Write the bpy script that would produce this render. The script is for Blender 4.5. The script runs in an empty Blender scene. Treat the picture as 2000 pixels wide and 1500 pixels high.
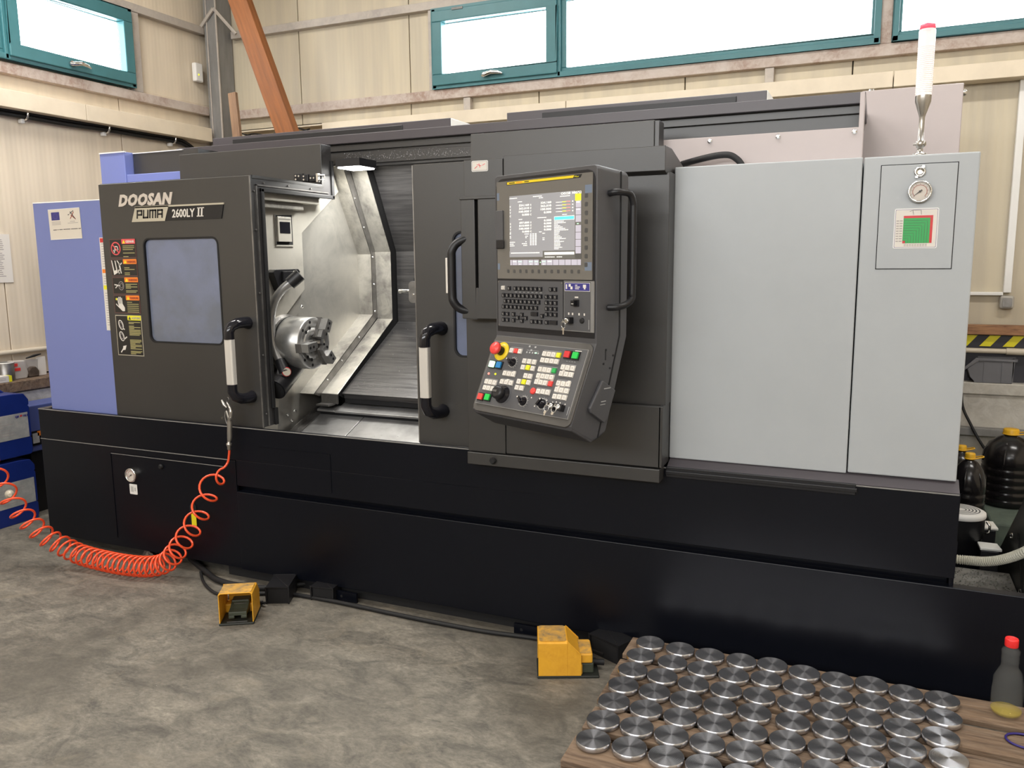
import bpy, bmesh, math, random
from mathutils import Vector, Matrix
from mathutils.geometry import tessellate_polygon
random.seed(7)
S = bpy.context.scene
COL = S.collection
R = math.radians

# ------------------------------------------------------------------ camera, sky, lamps, exposure
cam_d = bpy.data.cameras.new('camera'); cam = bpy.data.objects.new('camera', cam_d); COL.objects.link(cam)
cam_d.sensor_width = 36.0; cam_d.lens = 1596.47 / 2000 * 36.0; cam_d.clip_start = 0.05; cam_d.clip_end = 200
_y, _p, _r = 0.41511806, 0.15139724, -0.00923693
f0 = Vector((-math.sin(_y), math.cos(_y), 0)); rt = Vector((math.cos(_y), math.sin(_y), 0)); up = Vector((0, 0, 1))
fw = f0 * math.cos(_p) - up * math.sin(_p); u2 = f0 * math.sin(_p) + up * math.cos(_p)
cr = rt * math.cos(_r) + u2 * math.sin(_r); cu = -rt * math.sin(_r) + u2 * math.cos(_r)
cam.matrix_world = Matrix(((cr.x, cu.x, -fw.x, 0), (cr.y, cu.y, -fw.y, 0), (cr.z, cu.z, -fw.z, 1.6), (0, 0, 0, 1)))
S.camera = cam
S.cycles.caustics_reflective = False; S.cycles.caustics_refractive = False

S.view_settings.view_transform = 'Standard'; S.view_settings.look = 'None'
S.view_settings.gamma = 1; S.view_settings.use_curve_mapping = False
S.view_settings.exposure = 0.0
w = bpy.data.worlds.new('overcast_sky'); S.world = w; w.use_nodes = True
w.node_tree.nodes['Background'].inputs[0].default_value = (0.93, 0.97, 1.0, 1)
w.node_tree.nodes['Background'].inputs[1].default_value = 14.0

def area(name, loc, size, power, color=(1, 0.95, 0.88), rot=(0, 0, 0)):
    l = bpy.data.lights.new(name, 'AREA'); l.shape = 'RECTANGLE'; l.size, l.size_y = size; l.energy = power; l.color = color
    o = bpy.data.objects.new(name, l); COL.objects.link(o); o.location = loc; o.rotation_euler = rot
    return o
# rows of fluorescent hall lamps under the roof, behind and above the camera
LAMPS = ((-4.0, 3.1, 84), (-1.2, 3.1, 62), (1.6, 3.1, 60), (-4.0, -1.6, 48), (-1.2, -1.6, 48), (1.6, -1.6, 44))
for i, (x, y, e) in enumerate(LAMPS):
    area('hall_lamp_light', (x, y, 4.38), (1.5, 0.3), e, (1.0, 0.965, 0.92))

# added cool fill behind the camera imitating window daylight; the wall there is closed
area('window_daylight', (-1.2, -3.98, 3.3), (7.0, 1.0), 285, (0.96, 0.98, 1.0), (R(90), 0, 0))

# ------------------------------------------------------------------ materials
MATS = {}
def mat(name, col, rough=0.5, metal=0.0, var=0.0, scale=6.0, bump=0.0, bscale=40.0, spec=0.5, stretch=(1, 1, 1), col2=None,
        emit=None, estr=1.0, alpha=1.0, trans=0.0, ior=1.45, aniso=0.0, coat=0.0, thr=(0.35, 0.65), rvar=0.0):
    m = bpy.data.materials.new(name); m.use_nodes = True; nt = m.node_tree; b = nt.nodes['Principled BSDF']
    b.inputs['Base Color'].default_value = (*col, 1); b.inputs['Roughness'].default_value = rough
    b.inputs['Metallic'].default_value = metal; b.inputs['Specular IOR Level'].default_value = spec
    b.inputs['IOR'].default_value = ior; b.inputs['Transmission Weight'].default_value = trans
    b.inputs['Alpha'].default_value = alpha; b.inputs['Anisotropic'].default_value = aniso; b.inputs['Coat Weight'].default_value = coat
    if emit: b.inputs['Emission Color'].default_value = (*emit, 1); b.inputs['Emission Strength'].default_value = estr
    if var or bump or col2 or rvar:
        tc = nt.nodes.new('ShaderNodeTexCoord'); mp = nt.nodes.new('ShaderNodeMapping'); mp.inputs['Scale'].default_value = stretch
        nt.links.new(tc.outputs['Object'], mp.inputs[0])
        nz = nt.nodes.new('ShaderNodeTexNoise'); nz.inputs['Scale'].default_value = scale; nz.inputs['Detail'].default_value = 8
        nz.inputs['Roughness'].default_value = 0.62; nt.links.new(mp.outputs[0], nz.inputs['Vector'])
        if var or col2:
            c2 = col2 or tuple(c * (1 - var) for c in col)
            rp = nt.nodes.new('ShaderNodeValToRGB'); rp.color_ramp.elements[0].position = thr[0]; rp.color_ramp.elements[1].position = thr[1]
            rp.color_ramp.elements[0].color = (*c2, 1); rp.color_ramp.elements[1].color = (*col, 1)
            nt.links.new(nz.outputs[0], rp.inputs[0]); nt.links.new(rp.outputs[0], b.inputs['Base Color'])
        if rvar:
            mr = nt.nodes.new('ShaderNodeMapRange'); mr.inputs[3].default_value = max(0.02, rough - rvar); mr.inputs[4].default_value = rough + rvar
            nt.links.new(nz.outputs[0], mr.inputs[0]); nt.links.new(mr.outputs[0], b.inputs['Roughness'])
        if bump:
            n2 = nt.nodes.new('ShaderNodeTexNoise'); n2.inputs['Scale'].default_value = bscale; n2.inputs['Detail'].default_value = 5
            nt.links.new(mp.outputs[0], n2.inputs['Vector'])
            bp = nt.nodes.new('ShaderNodeBump'); bp.inputs['Strength'].default_value = bump; bp.inputs['Distance'].default_value = 0.01
            nt.links.new(n2.outputs[0], bp.inputs['Height']); nt.links.new(bp.outputs[0], b.inputs['Normal'])
    MATS[name] = m; return m

def two_scale(name, cols, rough, s1, s2, metal=0, bump=0.1, stretch=(1, 1, 1), rvar=0.0):
    """three colours mixed by a large and a small noise"""
    m = mat(name, cols[0], rough, metal); nt = m.node_tree; b = nt.nodes['Principled BSDF']
    tc = nt.nodes.new('ShaderNodeTexCoord'); mp = nt.nodes.new('ShaderNodeMapping'); mp.inputs['Scale'].default_value = stretch
    nt.links.new(tc.outputs['Object'], mp.inputs[0])
    ns = []
    for s in (s1, s2):
        n = nt.nodes.new('ShaderNodeTexNoise'); n.inputs['Scale'].default_value = s; n.inputs['Detail'].default_value = 9
        n.inputs['Roughness'].default_value = 0.65; n.inputs['Distortion'].default_value = 0.6
        nt.links.new(mp.outputs[0], n.inputs['Vector']); ns.append(n)
    rp = nt.nodes.new('ShaderNodeValToRGB'); rp.color_ramp.elements[0].position = 0.36; rp.color_ramp.elements[1].position = 0.62
    rp.color_ramp.elements[0].color = (*cols[1], 1); rp.color_ramp.elements[1].color = (*cols[0], 1)
    nt.links.new(ns[0].outputs[0], rp.inputs[0])
    r2 = nt.nodes.new('ShaderNodeValToRGB'); r2.color_ramp.elements[0].position = 0.40; r2.color_ramp.elements[1].position = 0.66
    r2.color_ramp.elements[0].color = (0, 0, 0, 1); r2.color_ramp.elements[1].color = (0.75, 0.75, 0.75, 1)
    nt.links.new(ns[1].outputs[0], r2.inputs[0])
    mx = nt.nodes.new('ShaderNodeMix'); mx.data_type = 'RGBA'; mx.inputs[7].default_value = (*cols[2], 1)
    nt.links.new(r2.outputs[0], mx.inputs[0]); nt.links.new(rp.outputs[0], mx.inputs[6]); nt.links.new(mx.outputs[2], b.inputs['Base Color'])
    if rvar:
        mr = nt.nodes.new('ShaderNodeMapRange'); mr.inputs[3].default_value = rough - rvar; mr.inputs[4].default_value = rough + rvar
        nt.links.new(ns[0].outputs[0], mr.inputs[0]); nt.links.new(mr.outputs[0], b.inputs['Roughness'])
    bp = nt.nodes.new('ShaderNodeBump'); bp.inputs['Strength'].default_value = bump; bp.inputs['Distance'].default_value = 0.01
    nt.links.new(ns[1].outputs[0], bp.inputs['Height']); nt.links.new(bp.outputs[0], b.inputs['Normal'])
    return m

def ribbed(name, col, col2, axis):
    """coated sandwich panel: fine vertical ribs and faint drip marks"""
    m = mat(name, col, 0.45); nt = m.node_tree; b = nt.nodes['Principled BSDF']
    tc = nt.nodes.new('ShaderNodeTexCoord'); mp = nt.nodes.new('ShaderNodeMapping')
    mp.inputs['Scale'].default_value = (5, 5, 0.35)
    nt.links.new(tc.outputs['Object'], mp.inputs[0])
    n = nt.nodes.new('ShaderNodeTexNoise'); n.inputs['Scale'].default_value = 2.2; n.inputs['Detail'].default_value = 7
    nt.links.new(mp.outputs[0], n.inputs['Vector'])
    rp = nt.nodes.new('ShaderNodeValToRGB'); rp.color_ramp.elements[0].position = 0.38; rp.color_ramp.elements[1].position = 0.58
    rp.color_ramp.elements[0].color = (*col2, 1); rp.color_ramp.elements[1].color = (*col, 1)
    nt.links.new(n.outputs[0], rp.inputs[0]); nt.links.new(rp.outputs[0], b.inputs['Base Color'])
    wv = nt.nodes.new('ShaderNodeTexWave'); wv.wave_type = 'BANDS'; wv.bands_direction = axis; wv.inputs['Scale'].default_value = 9
    nt.links.new(tc.outputs['Object'], wv.inputs['Vector'])
    bp = nt.nodes.new('ShaderNodeBump'); bp.inputs['Strength'].default_value = 0.06; bp.inputs['Distance'].default_value = 0.01
    nt.links.new(wv.outputs[0], bp.inputs['Height']); nt.links.new(bp.outputs[0], b.inputs['Normal'])
    return m

ribbed('panel_back', (0.565, 0.495, 0.365), (0.50, 0.44, 0.335), 'X')
ribbed('panel_left', (0.76, 0.66, 0.52), (0.70, 0.61, 0.48), 'Y')
def concrete():
    m = mat('concrete_floor', (.2, .18, .15), 0.6); nt = m.node_tree; N_ = nt.nodes; L_ = nt.links; b = N_['Principled BSDF']
    tc = N_.new('ShaderNodeTexCoord')
    def noise(scale, detail, rough, dist, stretch=(1, 1, 1), rot=0):
        mp = N_.new('ShaderNodeMapping'); mp.inputs['Scale'].default_value = stretch; mp.inputs['Rotation'].default_value = (0, 0, rot); L_.new(tc.outputs['Object'], mp.inputs[0])
        n = N_.new('ShaderNodeTexNoise'); n.inputs['Scale'].default_value = scale; n.inputs['Detail'].default_value = detail; n.inputs['Roughness'].default_value = rough; n.inputs['Distortion'].default_value = dist
        L_.new(mp.outputs[0], n.inputs['Vector']); return n.outputs[0]
    def ramp(src, p0, c0, p1, c1):
        r = N_.new('ShaderNodeValToRGB'); r.color_ramp.elements[0].position = p0; r.color_ramp.elements[0].color = (*c0, 1); r.color_ramp.elements[1].position = p1; r.color_ramp.elements[1].color = (*c1, 1)
        L_.new(src, r.inputs[0]); return r.outputs[0]
    def mix(f, a, c, mode='MIX'):
        x = N_.new('ShaderNodeMix'); x.data_type = 'RGBA'; x.blend_type = mode; L_.new(a, x.inputs[6])
        if isinstance(f, float): x.inputs[0].default_value = f
        else: L_.new(f, x.inputs[0])
        if isinstance(c, tuple): x.inputs[7].default_value = (*c, 1)
        else: L_.new(c, x.inputs[7])
        return x.outputs[2]
    base = ramp(noise(5.5, 10, .72, .9, (1, 1.6, 1), .5), .34, (.095, .088, .075), .66, (.270, .245, .200))
    fine = ramp(noise(38, 8, .8, .4, (1, 1.8, 1), .5), .30, (.55, .55, .55), .70, (1.25, 1.25, 1.25))
    c = mix(1.0, base, fine, 'MULTIPLY')
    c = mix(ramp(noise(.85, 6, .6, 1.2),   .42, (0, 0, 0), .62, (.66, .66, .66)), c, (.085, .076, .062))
    c = mix(ramp(noise(2.3, 7, .65, 1.6), .56, (0, 0, 0), .70, (.40, .40, .40)), c, (.26, .22, .16))
    L_.new(c, b.inputs['Base Color'])
    mr = N_.new('ShaderNodeMapRange'); mr.inputs[3].default_value = .42; mr.inputs[4].default_value = .78; L_.new(noise(3.0, 6, .6, .8), mr.inputs[0]); L_.new(mr.outputs[0], b.inputs['Roughness'])
    bp = N_.new('ShaderNodeBump'); bp.inputs['Strength'].default_value = .15; bp.inputs['Distance'].default_value = .01; L_.new(noise(30, 6, .7, .2), bp.inputs['Height']); L_.new(bp.outputs[0], b.inputs['Normal'])
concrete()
two_scale('block_paint', ((0.55, 0.52, 0.46), (0.36, 0.34, 0.31), (0.62, 0.60, 0.55)), 0.8, 2.0, 14.0, bump=0.4)
two_scale('steel_paint', ((0.47, 0.42, 0.37), (0.38, 0.34, 0.31), (0.51, 0.46, 0.40)), 0.55, 3.0, 20.0, bump=0.15)
two_scale('rusty_steel_paint', ((0.52, 0.45, 0.40), (0.34, 0.24, 0.19), (0.56, 0.49, 0.44)), 0.6, 4.0, 26.0, bump=0.25)
mat('column_paint', (0.25, 0.245, 0.235), 0.5, var=0.25, scale=5, stretch=(3, 3, .6))
mat('trunking', (0.76, 0.66, 0.51), 0.45, var=0.12, scale=4)
mat('ceiling_paint', (0.72, 0.69, 0.64), 0.8)
mat('gap', (0.10, 0.085, 0.065), 0.9)
mat('teal', (0.055, 0.185, 0.205), 0.35, var=0.12, scale=5)
mat('glass', (0.96, 0.99, 1.0), 0.02, alpha=0.12, spec=0.5)
mat('chrome', (0.75, 0.75, 0.74), 0.16, 1.0)
mat('dark_chrome', (0.20, 0.19, 0.19), 0.22, 0.9)
mat('wood_timber', (0.27, 0.092, 0.022), 0.6, scale=3.2, stretch=(9, 9, 0.6), col2=(0.16, 0.052, 0.012), bump=0.2)
mat('wood_pale', (0.36, 0.22, 0.13), 0.7, scale=4, stretch=(8, 8, 0.7), col2=(0.22, 0.13, 0.08), bump=0.2)
two_scale('wood_board', ((0.40, 0.20, 0.10), (0.17, 0.08, 0.045), (0.46, 0.25, 0.12)), 0.6, 5, 12, stretch=(0.7, 4, 6))
two_scale('pallet_wood', ((0.20, 0.130, 0.080), (0.065, 0.042, 0.030), (0.27, 0.195, 0.135)), 0.75, 4.0, 13.0, bump=0.5, stretch=(0.6, 5, 5))
mat('charcoal', (0.030, 0.0285, 0.0275), 0.40, spec=0.9, var=0.10, scale=3, rvar=0.04, bump=0.03, bscale=260)
mat('charcoal_side', (0.032, 0.031, 0.032), 0.38, spec=0.9)
mat('console_grey', (0.060, 0.060, 0.066), 0.40, spec=0.8, bump=0.04, bscale=320)
mat('console_front', (0.085, 0.080, 0.074), 0.45, bump=0.04, bscale=320)
mat('base_black', (0.0032, 0.0040, 0.0075), 0.34, spec=0.28, var=0.12, scale=2.0, bump=0.03, bscale=300, rvar=0.05)
mat('black', (0.010, 0.010, 0.012), 0.4)
mat('black_gloss', (0.010, 0.010, 0.014), 0.12)
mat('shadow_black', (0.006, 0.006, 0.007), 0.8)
mat('rubber', (0.008, 0.008, 0.009), 0.6)
mat('roof_dark', (0.062, 0.055, 0.062), 0.35)
mat('cover_grey', (0.44, 0.465, 0.485), 0.38, var=0.05, scale=2.5)
mat('cover_warm', (0.42, 0.365, 0.355), 0.38, var=0.04, scale=2.5)
mat('machine_blue', (0.185, 0.225, 0.50), 0.42)
mat('alu_white', (0.78, 0.75, 0.70), 0.28, 0.35)
mat('edge_white', (0.85, 0.84, 0.80), 0.4)
two_scale('stainless', ((0.62, 0.60, 0.54), (0.50, 0.48, 0.43), (0.66, 0.63, 0.56)), 0.40, 1.6, 9.0, metal=0.6, bump=0.03, rvar=0.1)
two_scale('stainless_dirty', ((0.52, 0.50, 0.46), (0.19, 0.18, 0.17), (0.58, 0.56, 0.50)), 0.4, 3.2, 12.0, metal=0.7, bump=0.05, rvar=0.1)
two_scale('stainless_grey', ((0.50, 0.485, 0.45), (0.33, 0.325, 0.305), (0.56, 0.54, 0.49)), 0.38, 1.3, 6.0, metal=0.7, bump=0.03, rvar=0.1)
mat('steel_mid', (0.30, 0.29, 0.28), 0.34, 0.8, var=0.35, scale=14)
mat('way_cover', (0.11, 0.107, 0.108), 0.32, 0.7, scale=5, col2=(0.06, 0.058, 0.06), stretch=(0.6, 12, 12), bump=0.12, bscale=14, rvar=0.08)
mat('bed_steel', (0.42, 0.415, 0.41), 0.34, 0.6, var=0.35, scale=5, rvar=0.12)
mat('chuck_steel', (0.56, 0.56, 0.55), 0.32, 0.8, var=0.3, scale=12)
mat('screen_glass', (0.155, 0.145, 0.13), 0.16)
mat('lcd', (0.22, 0.22, 0.23), 0.2, emit=(0.33, 0.32, 0.33), estr=0.55)
mat('lcd_dark', (0.12, 0.12, 0.11), 0.2, emit=(0.2, 0.18, 0.16), estr=0.3)
mat('lcd_text', (0.8, 0.8, 0.75), 0.4, emit=(1.0, 0.96, 0.88), estr=0.62)
mat('lcd_green', (0.5, 0.9, 0.6), 0.4, emit=(0.55, 1.0, 0.65), estr=0.8)
mat('lcd_red', (0.9, 0.3, 0.25), 0.4, emit=(1.0, 0.25, 0.2), estr=0.7)
mat('lcd_yellow', (0.9, 0.9, 0.05), 0.4, emit=(1.0, 0.95, 0.0), estr=0.9)
mat('lcd_cyan', (0.1, 0.8, 0.7), 0.4, emit=(0.1, 0.9, 0.78), estr=0.75)
mat('lcd_key', (0.5, 0.48, 0.55), 0.4, emit=(0.55, 0.52, 0.62), estr=0.28)
mat('film_blue', (0.16, 0.20, 0.27), 0.2)
mat('dot_grey', (0.07, 0.07, 0.07), 0.3)
mat('plate_grey', (0.085, 0.085, 0.09), 0.45)
mat('key_white', (0.74, 0.70, 0.64), 0.4)
mat('key_mark', (0.30, 0.28, 0.27), 0.5)
mat('key_black', (0.016, 0.016, 0.019), 0.3)
mat('key_letter', (0.42, 0.42, 0.42), 0.5)
mat('red', (0.62, 0.035, 0.04), 0.3)
mat('red_bright', (0.85, 0.07, 0.06), 0.3)
mat('yellow', (0.85, 0.62, 0.02), 0.35)
mat('key_yellow', (0.85, 0.80, 0.03), 0.35)
mat('green', (0.03, 0.38, 0.09), 0.35)
mat('green_bright', (0.02, 0.55, 0.08), 0.35)
mat('green_lit', (0.6, 1.0, 0.65), 0.3, emit=(0.55, 1.0, 0.6), estr=1.6)
mat('blue_key', (0.02, 0.22, 0.52), 0.3)
mat('white', (0.80, 0.79, 0.76), 0.5)
mat('paper', (0.72, 0.66, 0.57), 0.6)
mat('paper_white', (0.76, 0.72, 0.66), 0.6)
mat('ink', (0.10, 0.09, 0.09), 0.6)
mat('ink_soft', (0.38, 0.34, 0.33), 0.6)
mat('flag_blue', (0.045, 0.04, 0.22), 0.5)
mat('flag_ring', (0.15, 0.13, 0.32), 0.5)
mat('brick_red', (0.35, 0.06, 0.03), 0.5)
mat('sticker_black', (0.018, 0.017, 0.016), 0.35)
mat('sticker_brown', (0.13, 0.06, 0.055), 0.4)
mat('sticker_text', (0.42, 0.38, 0.16), 0.5)
mat('sticker_white', (0.78, 0.74, 0.68), 0.5)
mat('orange', (0.90, 0.24, 0.03), 0.4)
mat('salmon', (0.80, 0.10, 0.11), 0.4)
mat('hazard_yellow', (0.78, 0.70, 0.02), 0.4)
mat('nameplate_gold', (0.56, 0.52, 0.42), 0.32, 0.3)
mat('letter_silver', (0.66, 0.60, 0.54), 0.32, 0.25)
mat('hose_orange', (0.88, 0.095, 0.03), 0.28, coat=0.3)
mat('gun_metal', (0.42, 0.40, 0.37), 0.28, 0.85)
two_scale('pedal_yellow', ((0.78, 0.40, 0.03), (0.70, 0.34, 0.03), (0.80, 0.42, 0.04)), 0.45, 10, 40, bump=0.12)
two_scale('pedal_worn', ((0.70, 0.37, 0.05), (0.20, 0.15, 0.09), (0.60, 0.33, 0.06)), 0.6, 16, 40, bump=0.2)
mat('pedal_black', (0.02, 0.022, 0.018), 0.45)
mat('pedal_green', (0.060, 0.070, 0.048), 0.5, var=0.3, scale=30)
mat('can_blue', (0.010, 0.028, 0.20), 0.38, var=0.15, scale=6)
mat('label_dirty', (0.48, 0.48, 0.46), 0.6, scale=9, col2=(0.33, 0.34, 0.34), thr=(0.35, 0.55))
mat('bottle_black', (0.010, 0.009, 0.010), 0.20)
mat('cap_yellow', (0.75, 0.42, 0.02), 0.4)
mat('cap_red', (0.80, 0.03, 0.03), 0.35)
mat('pet', (0.55, 0.57, 0.56), 0.05, alpha=0.07, spec=1.0)
mat('oil', (0.50, 0.38, 0.04), 0.06, alpha=0.40)
mat('bin_grey', (0.17, 0.17, 0.185), 0.45, var=0.1, scale=8)
mat('dark_panel', (0.035, 0.035, 0.045), 0.5)
mat('pipe_beige', (0.62, 0.55, 0.44), 0.4)
mat('grey_plastic', (0.42, 0.40, 0.36), 0.5)
mat('flex_beige', (0.60, 0.58, 0.48), 0.45)
mat('conveyor_dark', (0.032, 0.033, 0.030), 0.5, var=0.1, scale=4)
mat('mat_green', (0.13, 0.17, 0.14), 0.8, var=0.35, scale=12, bump=0.5, bscale=14)
mat('chips', (0.55, 0.54, 0.50), 0.3, 0.9)
mat('chip_floor', (0.30, 0.285, 0.255), 0.7, var=0.5, scale=14, bump=0.3)
mat('cloth', (0.13, 0.105, 0.085), 0.9, var=0.4, scale=12)
mat('led', (1, 1, 1), 0.4, emit=(1.0, 0.98, 0.93), estr=14)
mat('tower_clear', (0.95, 0.9, 0.88), 0.12, alpha=0.55, emit=(1.0, 0.88, 0.84), estr=0.35)
mat('tower_core', (1.0, 0.3, 0.3), 0.4, emit=(1.0, 0.18, 0.16), estr=1.6)
mat('tower_top', (1.0, 0.1, 0.15), 0.3, emit=(1.0, 0.06, 0.10), estr=0.8)
mat('dial', (0.66, 0.60, 0.54), 0.5)
mat('window_milky', (0.19, 0.22, 0.33), 0.14, scale=3.2, col2=(0.15, 0.17, 0.22), coat=0.3)
mat('tank_blue', (0.09, 0.12, 0.33), 0.45)
mat('baggie', (0.62, 0.58, 0.54), 0.35, alpha=0.75)
mat('baggie_brown', (0.12, 0.09, 0.07), 0.5, var=0.5, scale=40)
mat('lock', (0.07, 0.07, 0.075), 0.4)
mat('ring_blue', (0.03, 0.02, 0.16), 0.4)
mat('lamp_white', (0.9, 0.9, 0.88), 0.4, emit=(1.0, 0.96, 0.9), estr=3.0)
mat('coolant_drop', (0.35, 0.35, 0.36), 0.08, 0.6)

def disc_material():
    m = mat('turned_aluminium', (0.56, 0.56, 0.585), 0.25, 0.96, aniso=0.90); nt = m.node_tree; b = nt.nodes['Principled BSDF']
    tg = nt.nodes.new('ShaderNodeTangent'); tg.direction_type = 'RADIAL'; tg.axis = 'Z'
    nt.links.new(tg.outputs[0], b.inputs['Tangent']); b.inputs['Anisotropic Rotation'].default_value = 0.25
    tc = nt.nodes.new('ShaderNodeTexCoord'); 
    wv = nt.nodes.new('ShaderNodeTexWave'); wv.wave_type = 'RINGS'; wv.rings_direction = 'Z'; wv.inputs['Scale'].default_value = 60
    wv.inputs['Distortion'].default_value = 1.0
    nt.links.new(tc.outputs['Object'], wv.inputs['Vector'])
    bp = nt.nodes.new('ShaderNodeBump'); bp.inputs['Strength'].default_value = 0.05; bp.inputs['Distance'].default_value = 0.002
    nt.links.new(wv.outputs[0], bp.inputs['Height']); nt.links.new(bp.outputs[0], b.inputs['Normal'])
disc_material()

# ------------------------------------------------------------------ mesh helpers
def frame_from(axis):
    a = Vector(axis).normalized(); h = Vector((0, 0, 1)) if abs(a.z) < 0.9 else Vector((1, 0, 0))
    u = h.cross(a).normalized(); v = a.cross(u).normalized(); return u, v, a

class MB:
    def __init__(s, m='white'):
        s.V = []; s.F = []; s.MI = []; s.SM = []; s.m = m; s.M = None; s.mats = []
    def _mi(s, m):
        m = m or s.m
        if m not in s.mats: s.mats.append(m)
        return s.mats.index(m)
    def add(s, vs, fs, m=None, smooth=False):
        b = len(s.V); mi = s._mi(m)
        for v in vs:
            v = Vector(v); s.V.append(s.M @ v if s.M else v)
        for f in fs:
            s.F.append([i + b for i in f]); s.MI.append(mi); s.SM.append(smooth)
    def box(s, x0, x1, y0, y1, z0, z1, m=None):
        x0, x1 = sorted((x0, x1)); y0, y1 = sorted((y0, y1)); z0, z1 = sorted((z0, z1))
        vs = [(x, y, z) for x in (x0, x1) for y in (y0, y1) for z in (z0, z1)]
        s.add(vs, [(0, 1, 3, 2), (4, 6, 7, 5), (0, 4, 5, 1), (2, 3, 7, 6), (0, 2, 6, 4), (1, 5, 7, 3)], m)
    def prism(s, poly, a0, a1, axis='y', m=None, holes=(), mcap=None, smooth=False):
        """poly in the two other axes: axis x -> (y,z); y -> (x,z); z -> (x,y)"""
        def P(p, a):
            return {'x': (a, p[0], p[1]), 'y': (p[0], a, p[1]), 'z': (p[0], p[1], a)}[axis]
        loops = [list(poly)] + [list(h) for h in holes]
        flat = [p for l in loops for p in l]; n = len(flat)
        tris = tessellate_polygon([[Vector((p[0], p[1], 0)) for p in l] for l in loops])
        s.add([P(p, a0) for p in flat] + [P(p, a1) for p in flat],
              [tuple(t) for t in tris] + [tuple(i + n for i in reversed(t)) for t in tris], mcap or m)
        o = 0
        for l in loops:
            k = len(l); vs = [P(p, a0) for p in l] + [P(p, a1) for p in l]
            s.add(vs, [(i, (i + 1) % k, (i + 1) % k + k, i + k) for i in range(k)], m, smooth)
    def tube(s, pts, r, n=10, m=None, caps=True, smooth=True, closed=False):
        pts = [Vector(p) for p in pts]; k = len(pts); rs = r if isinstance(r, (list, tuple)) else [r] * k
        vs = []; prev = None
        for i, p in enumerate(pts):
            if closed: t = pts[(i + 1) % k] - pts[i - 1]
            else: t = pts[min(i + 1, k - 1)] - pts[max(i - 1, 0)]
            if t.length < 1e-9: t = Vector((0, 0, 1))
            t.normalize()
            if prev is None: u, v, _ = frame_from(t)
            else:
                u = prev - t * prev.dot(t)
                u = u.normalized() if u.length > 1e-6 else frame_from(t)[0]
                v = t.cross(u).normalized()
            prev = u
            for j in range(n):
                a = 2 * math.pi * j / n; vs.append(p + (u * math.cos(a) + v * math.sin(a)) * rs[i])
        fs = [(i * n + j, i * n + (j + 1) % n, (i + 1) * n + (j + 1) % n, (i + 1) * n + j) for i in range(k - 1) for j in range(n)]
        if closed: fs += [((k - 1) * n + j, (k - 1) * n + (j + 1) % n, (j + 1) % n, j) for j in range(n)]
        s.add(vs, fs, m, smooth)
        if caps and not closed:
            s.add(vs[:n], [tuple(reversed(range(n)))], m); s.add(vs[-n:], [tuple(range(n))], m)
    def lathe(s, prof, org=(0, 0, 0), axis=(0, 0, 1), n=24, m=None, smooth=True, sy=1.0, caps=True):
        """prof: list of (radius, height along axis)"""
        u, v, a = frame_from(axis); o = Vector(org); vs = []
        for r, h in prof:
            for j in range(n):
                t = 2 * math.pi * j / n; vs.append(o + a * h + (u * math.cos(t) + v * math.sin(t) * sy) * r)
        k = len(prof)
        s.add(vs, [(i * n + j, i * n + (j + 1) % n, (i + 1) * n + (j + 1) % n, (i + 1) * n + j) for i in range(k - 1) for j in range(n)], m, smooth)
        if caps:
            s.add(vs[:n], [tuple(reversed(range(n)))], m); s.add(vs[-n:], [tuple(range(n))], m)
    def cyl(s, a, b, r, n=16, m=None, r2=None):
        a = Vector(a); b = Vector(b)
        s.tube([a, b], [r, r if r2 is None else r2], n, m)
    def text(s, body, x, y, z, size, m=None, width=None, shear=0.0, bold=0.0, depth=0.0015, align='LEFT', space=1.0):
        """lettering standing in the x-z plane, facing -y; x,z = baseline"""
        c = bpy.data.curves.new('t', 'FONT'); c.body = body; c.size = size; c.shear = shear; c.space_character = space; c.offset = bold
        c.extrude = depth / 2; c.resolution_u = 2; c.align_x = 'LEFT'
        o = bpy.data.objects.new('t', c); me = bpy.data.meshes.new_from_object(o)
        if len(me.vertices):
            xs = [v.co.x for v in me.vertices]; x0, x1 = min(xs), max(xs); k = 1.0
            if width: k = width / (x1 - x0)
            W = (x1 - x0) * k; off = {'LEFT': 0, 'CENTER': -W / 2, 'RIGHT': -W}[align]
            s.add([(x + off + (v.co.x - x0) * k, y - v.co.z, z + v.co.y) for v in me.vertices], [tuple(p.vertices) for p in me.polygons], m)
        bpy.data.objects.remove(o); bpy.data.curves.remove(c); bpy.data.meshes.remove(me)
    def build(s, name, parent=None, org=None, bev=0.0, seg=2, label=None, kind=None):
        o3 = Vector(org) if org is not None else Vector((0, 0, 0))
        me = bpy.data.meshes.new(name)
        me.from_pydata([v - o3 for v in s.V], [], s.F); me.update()
        for m in s.mats: me.materials.append(MATS[m])
        me.polygons.foreach_set('material_index', s.MI); me.polygons.foreach_set('use_smooth', s.SM)
        bm = bmesh.new(); bm.from_mesh(me)
        if bev: bmesh.ops.remove_doubles(bm, verts=bm.verts, dist=1e-5)
        bmesh.ops.recalc_face_normals(bm, faces=bm.faces); bm.to_mesh(me); bm.free()
        o = bpy.data.objects.new(name, me); COL.objects.link(o)
        if parent is not None: o.parent = parent
        elif org is not None: o.location = o3
        if bev:
            b = o.modifiers.new('bevel', 'BEVEL'); b.width = bev; b.segments = seg; b.limit_method = 'ANGLE'; b.angle_limit = R(40)
        if label: o['label'] = label
        if kind: o['kind'] = kind
        return o

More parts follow.
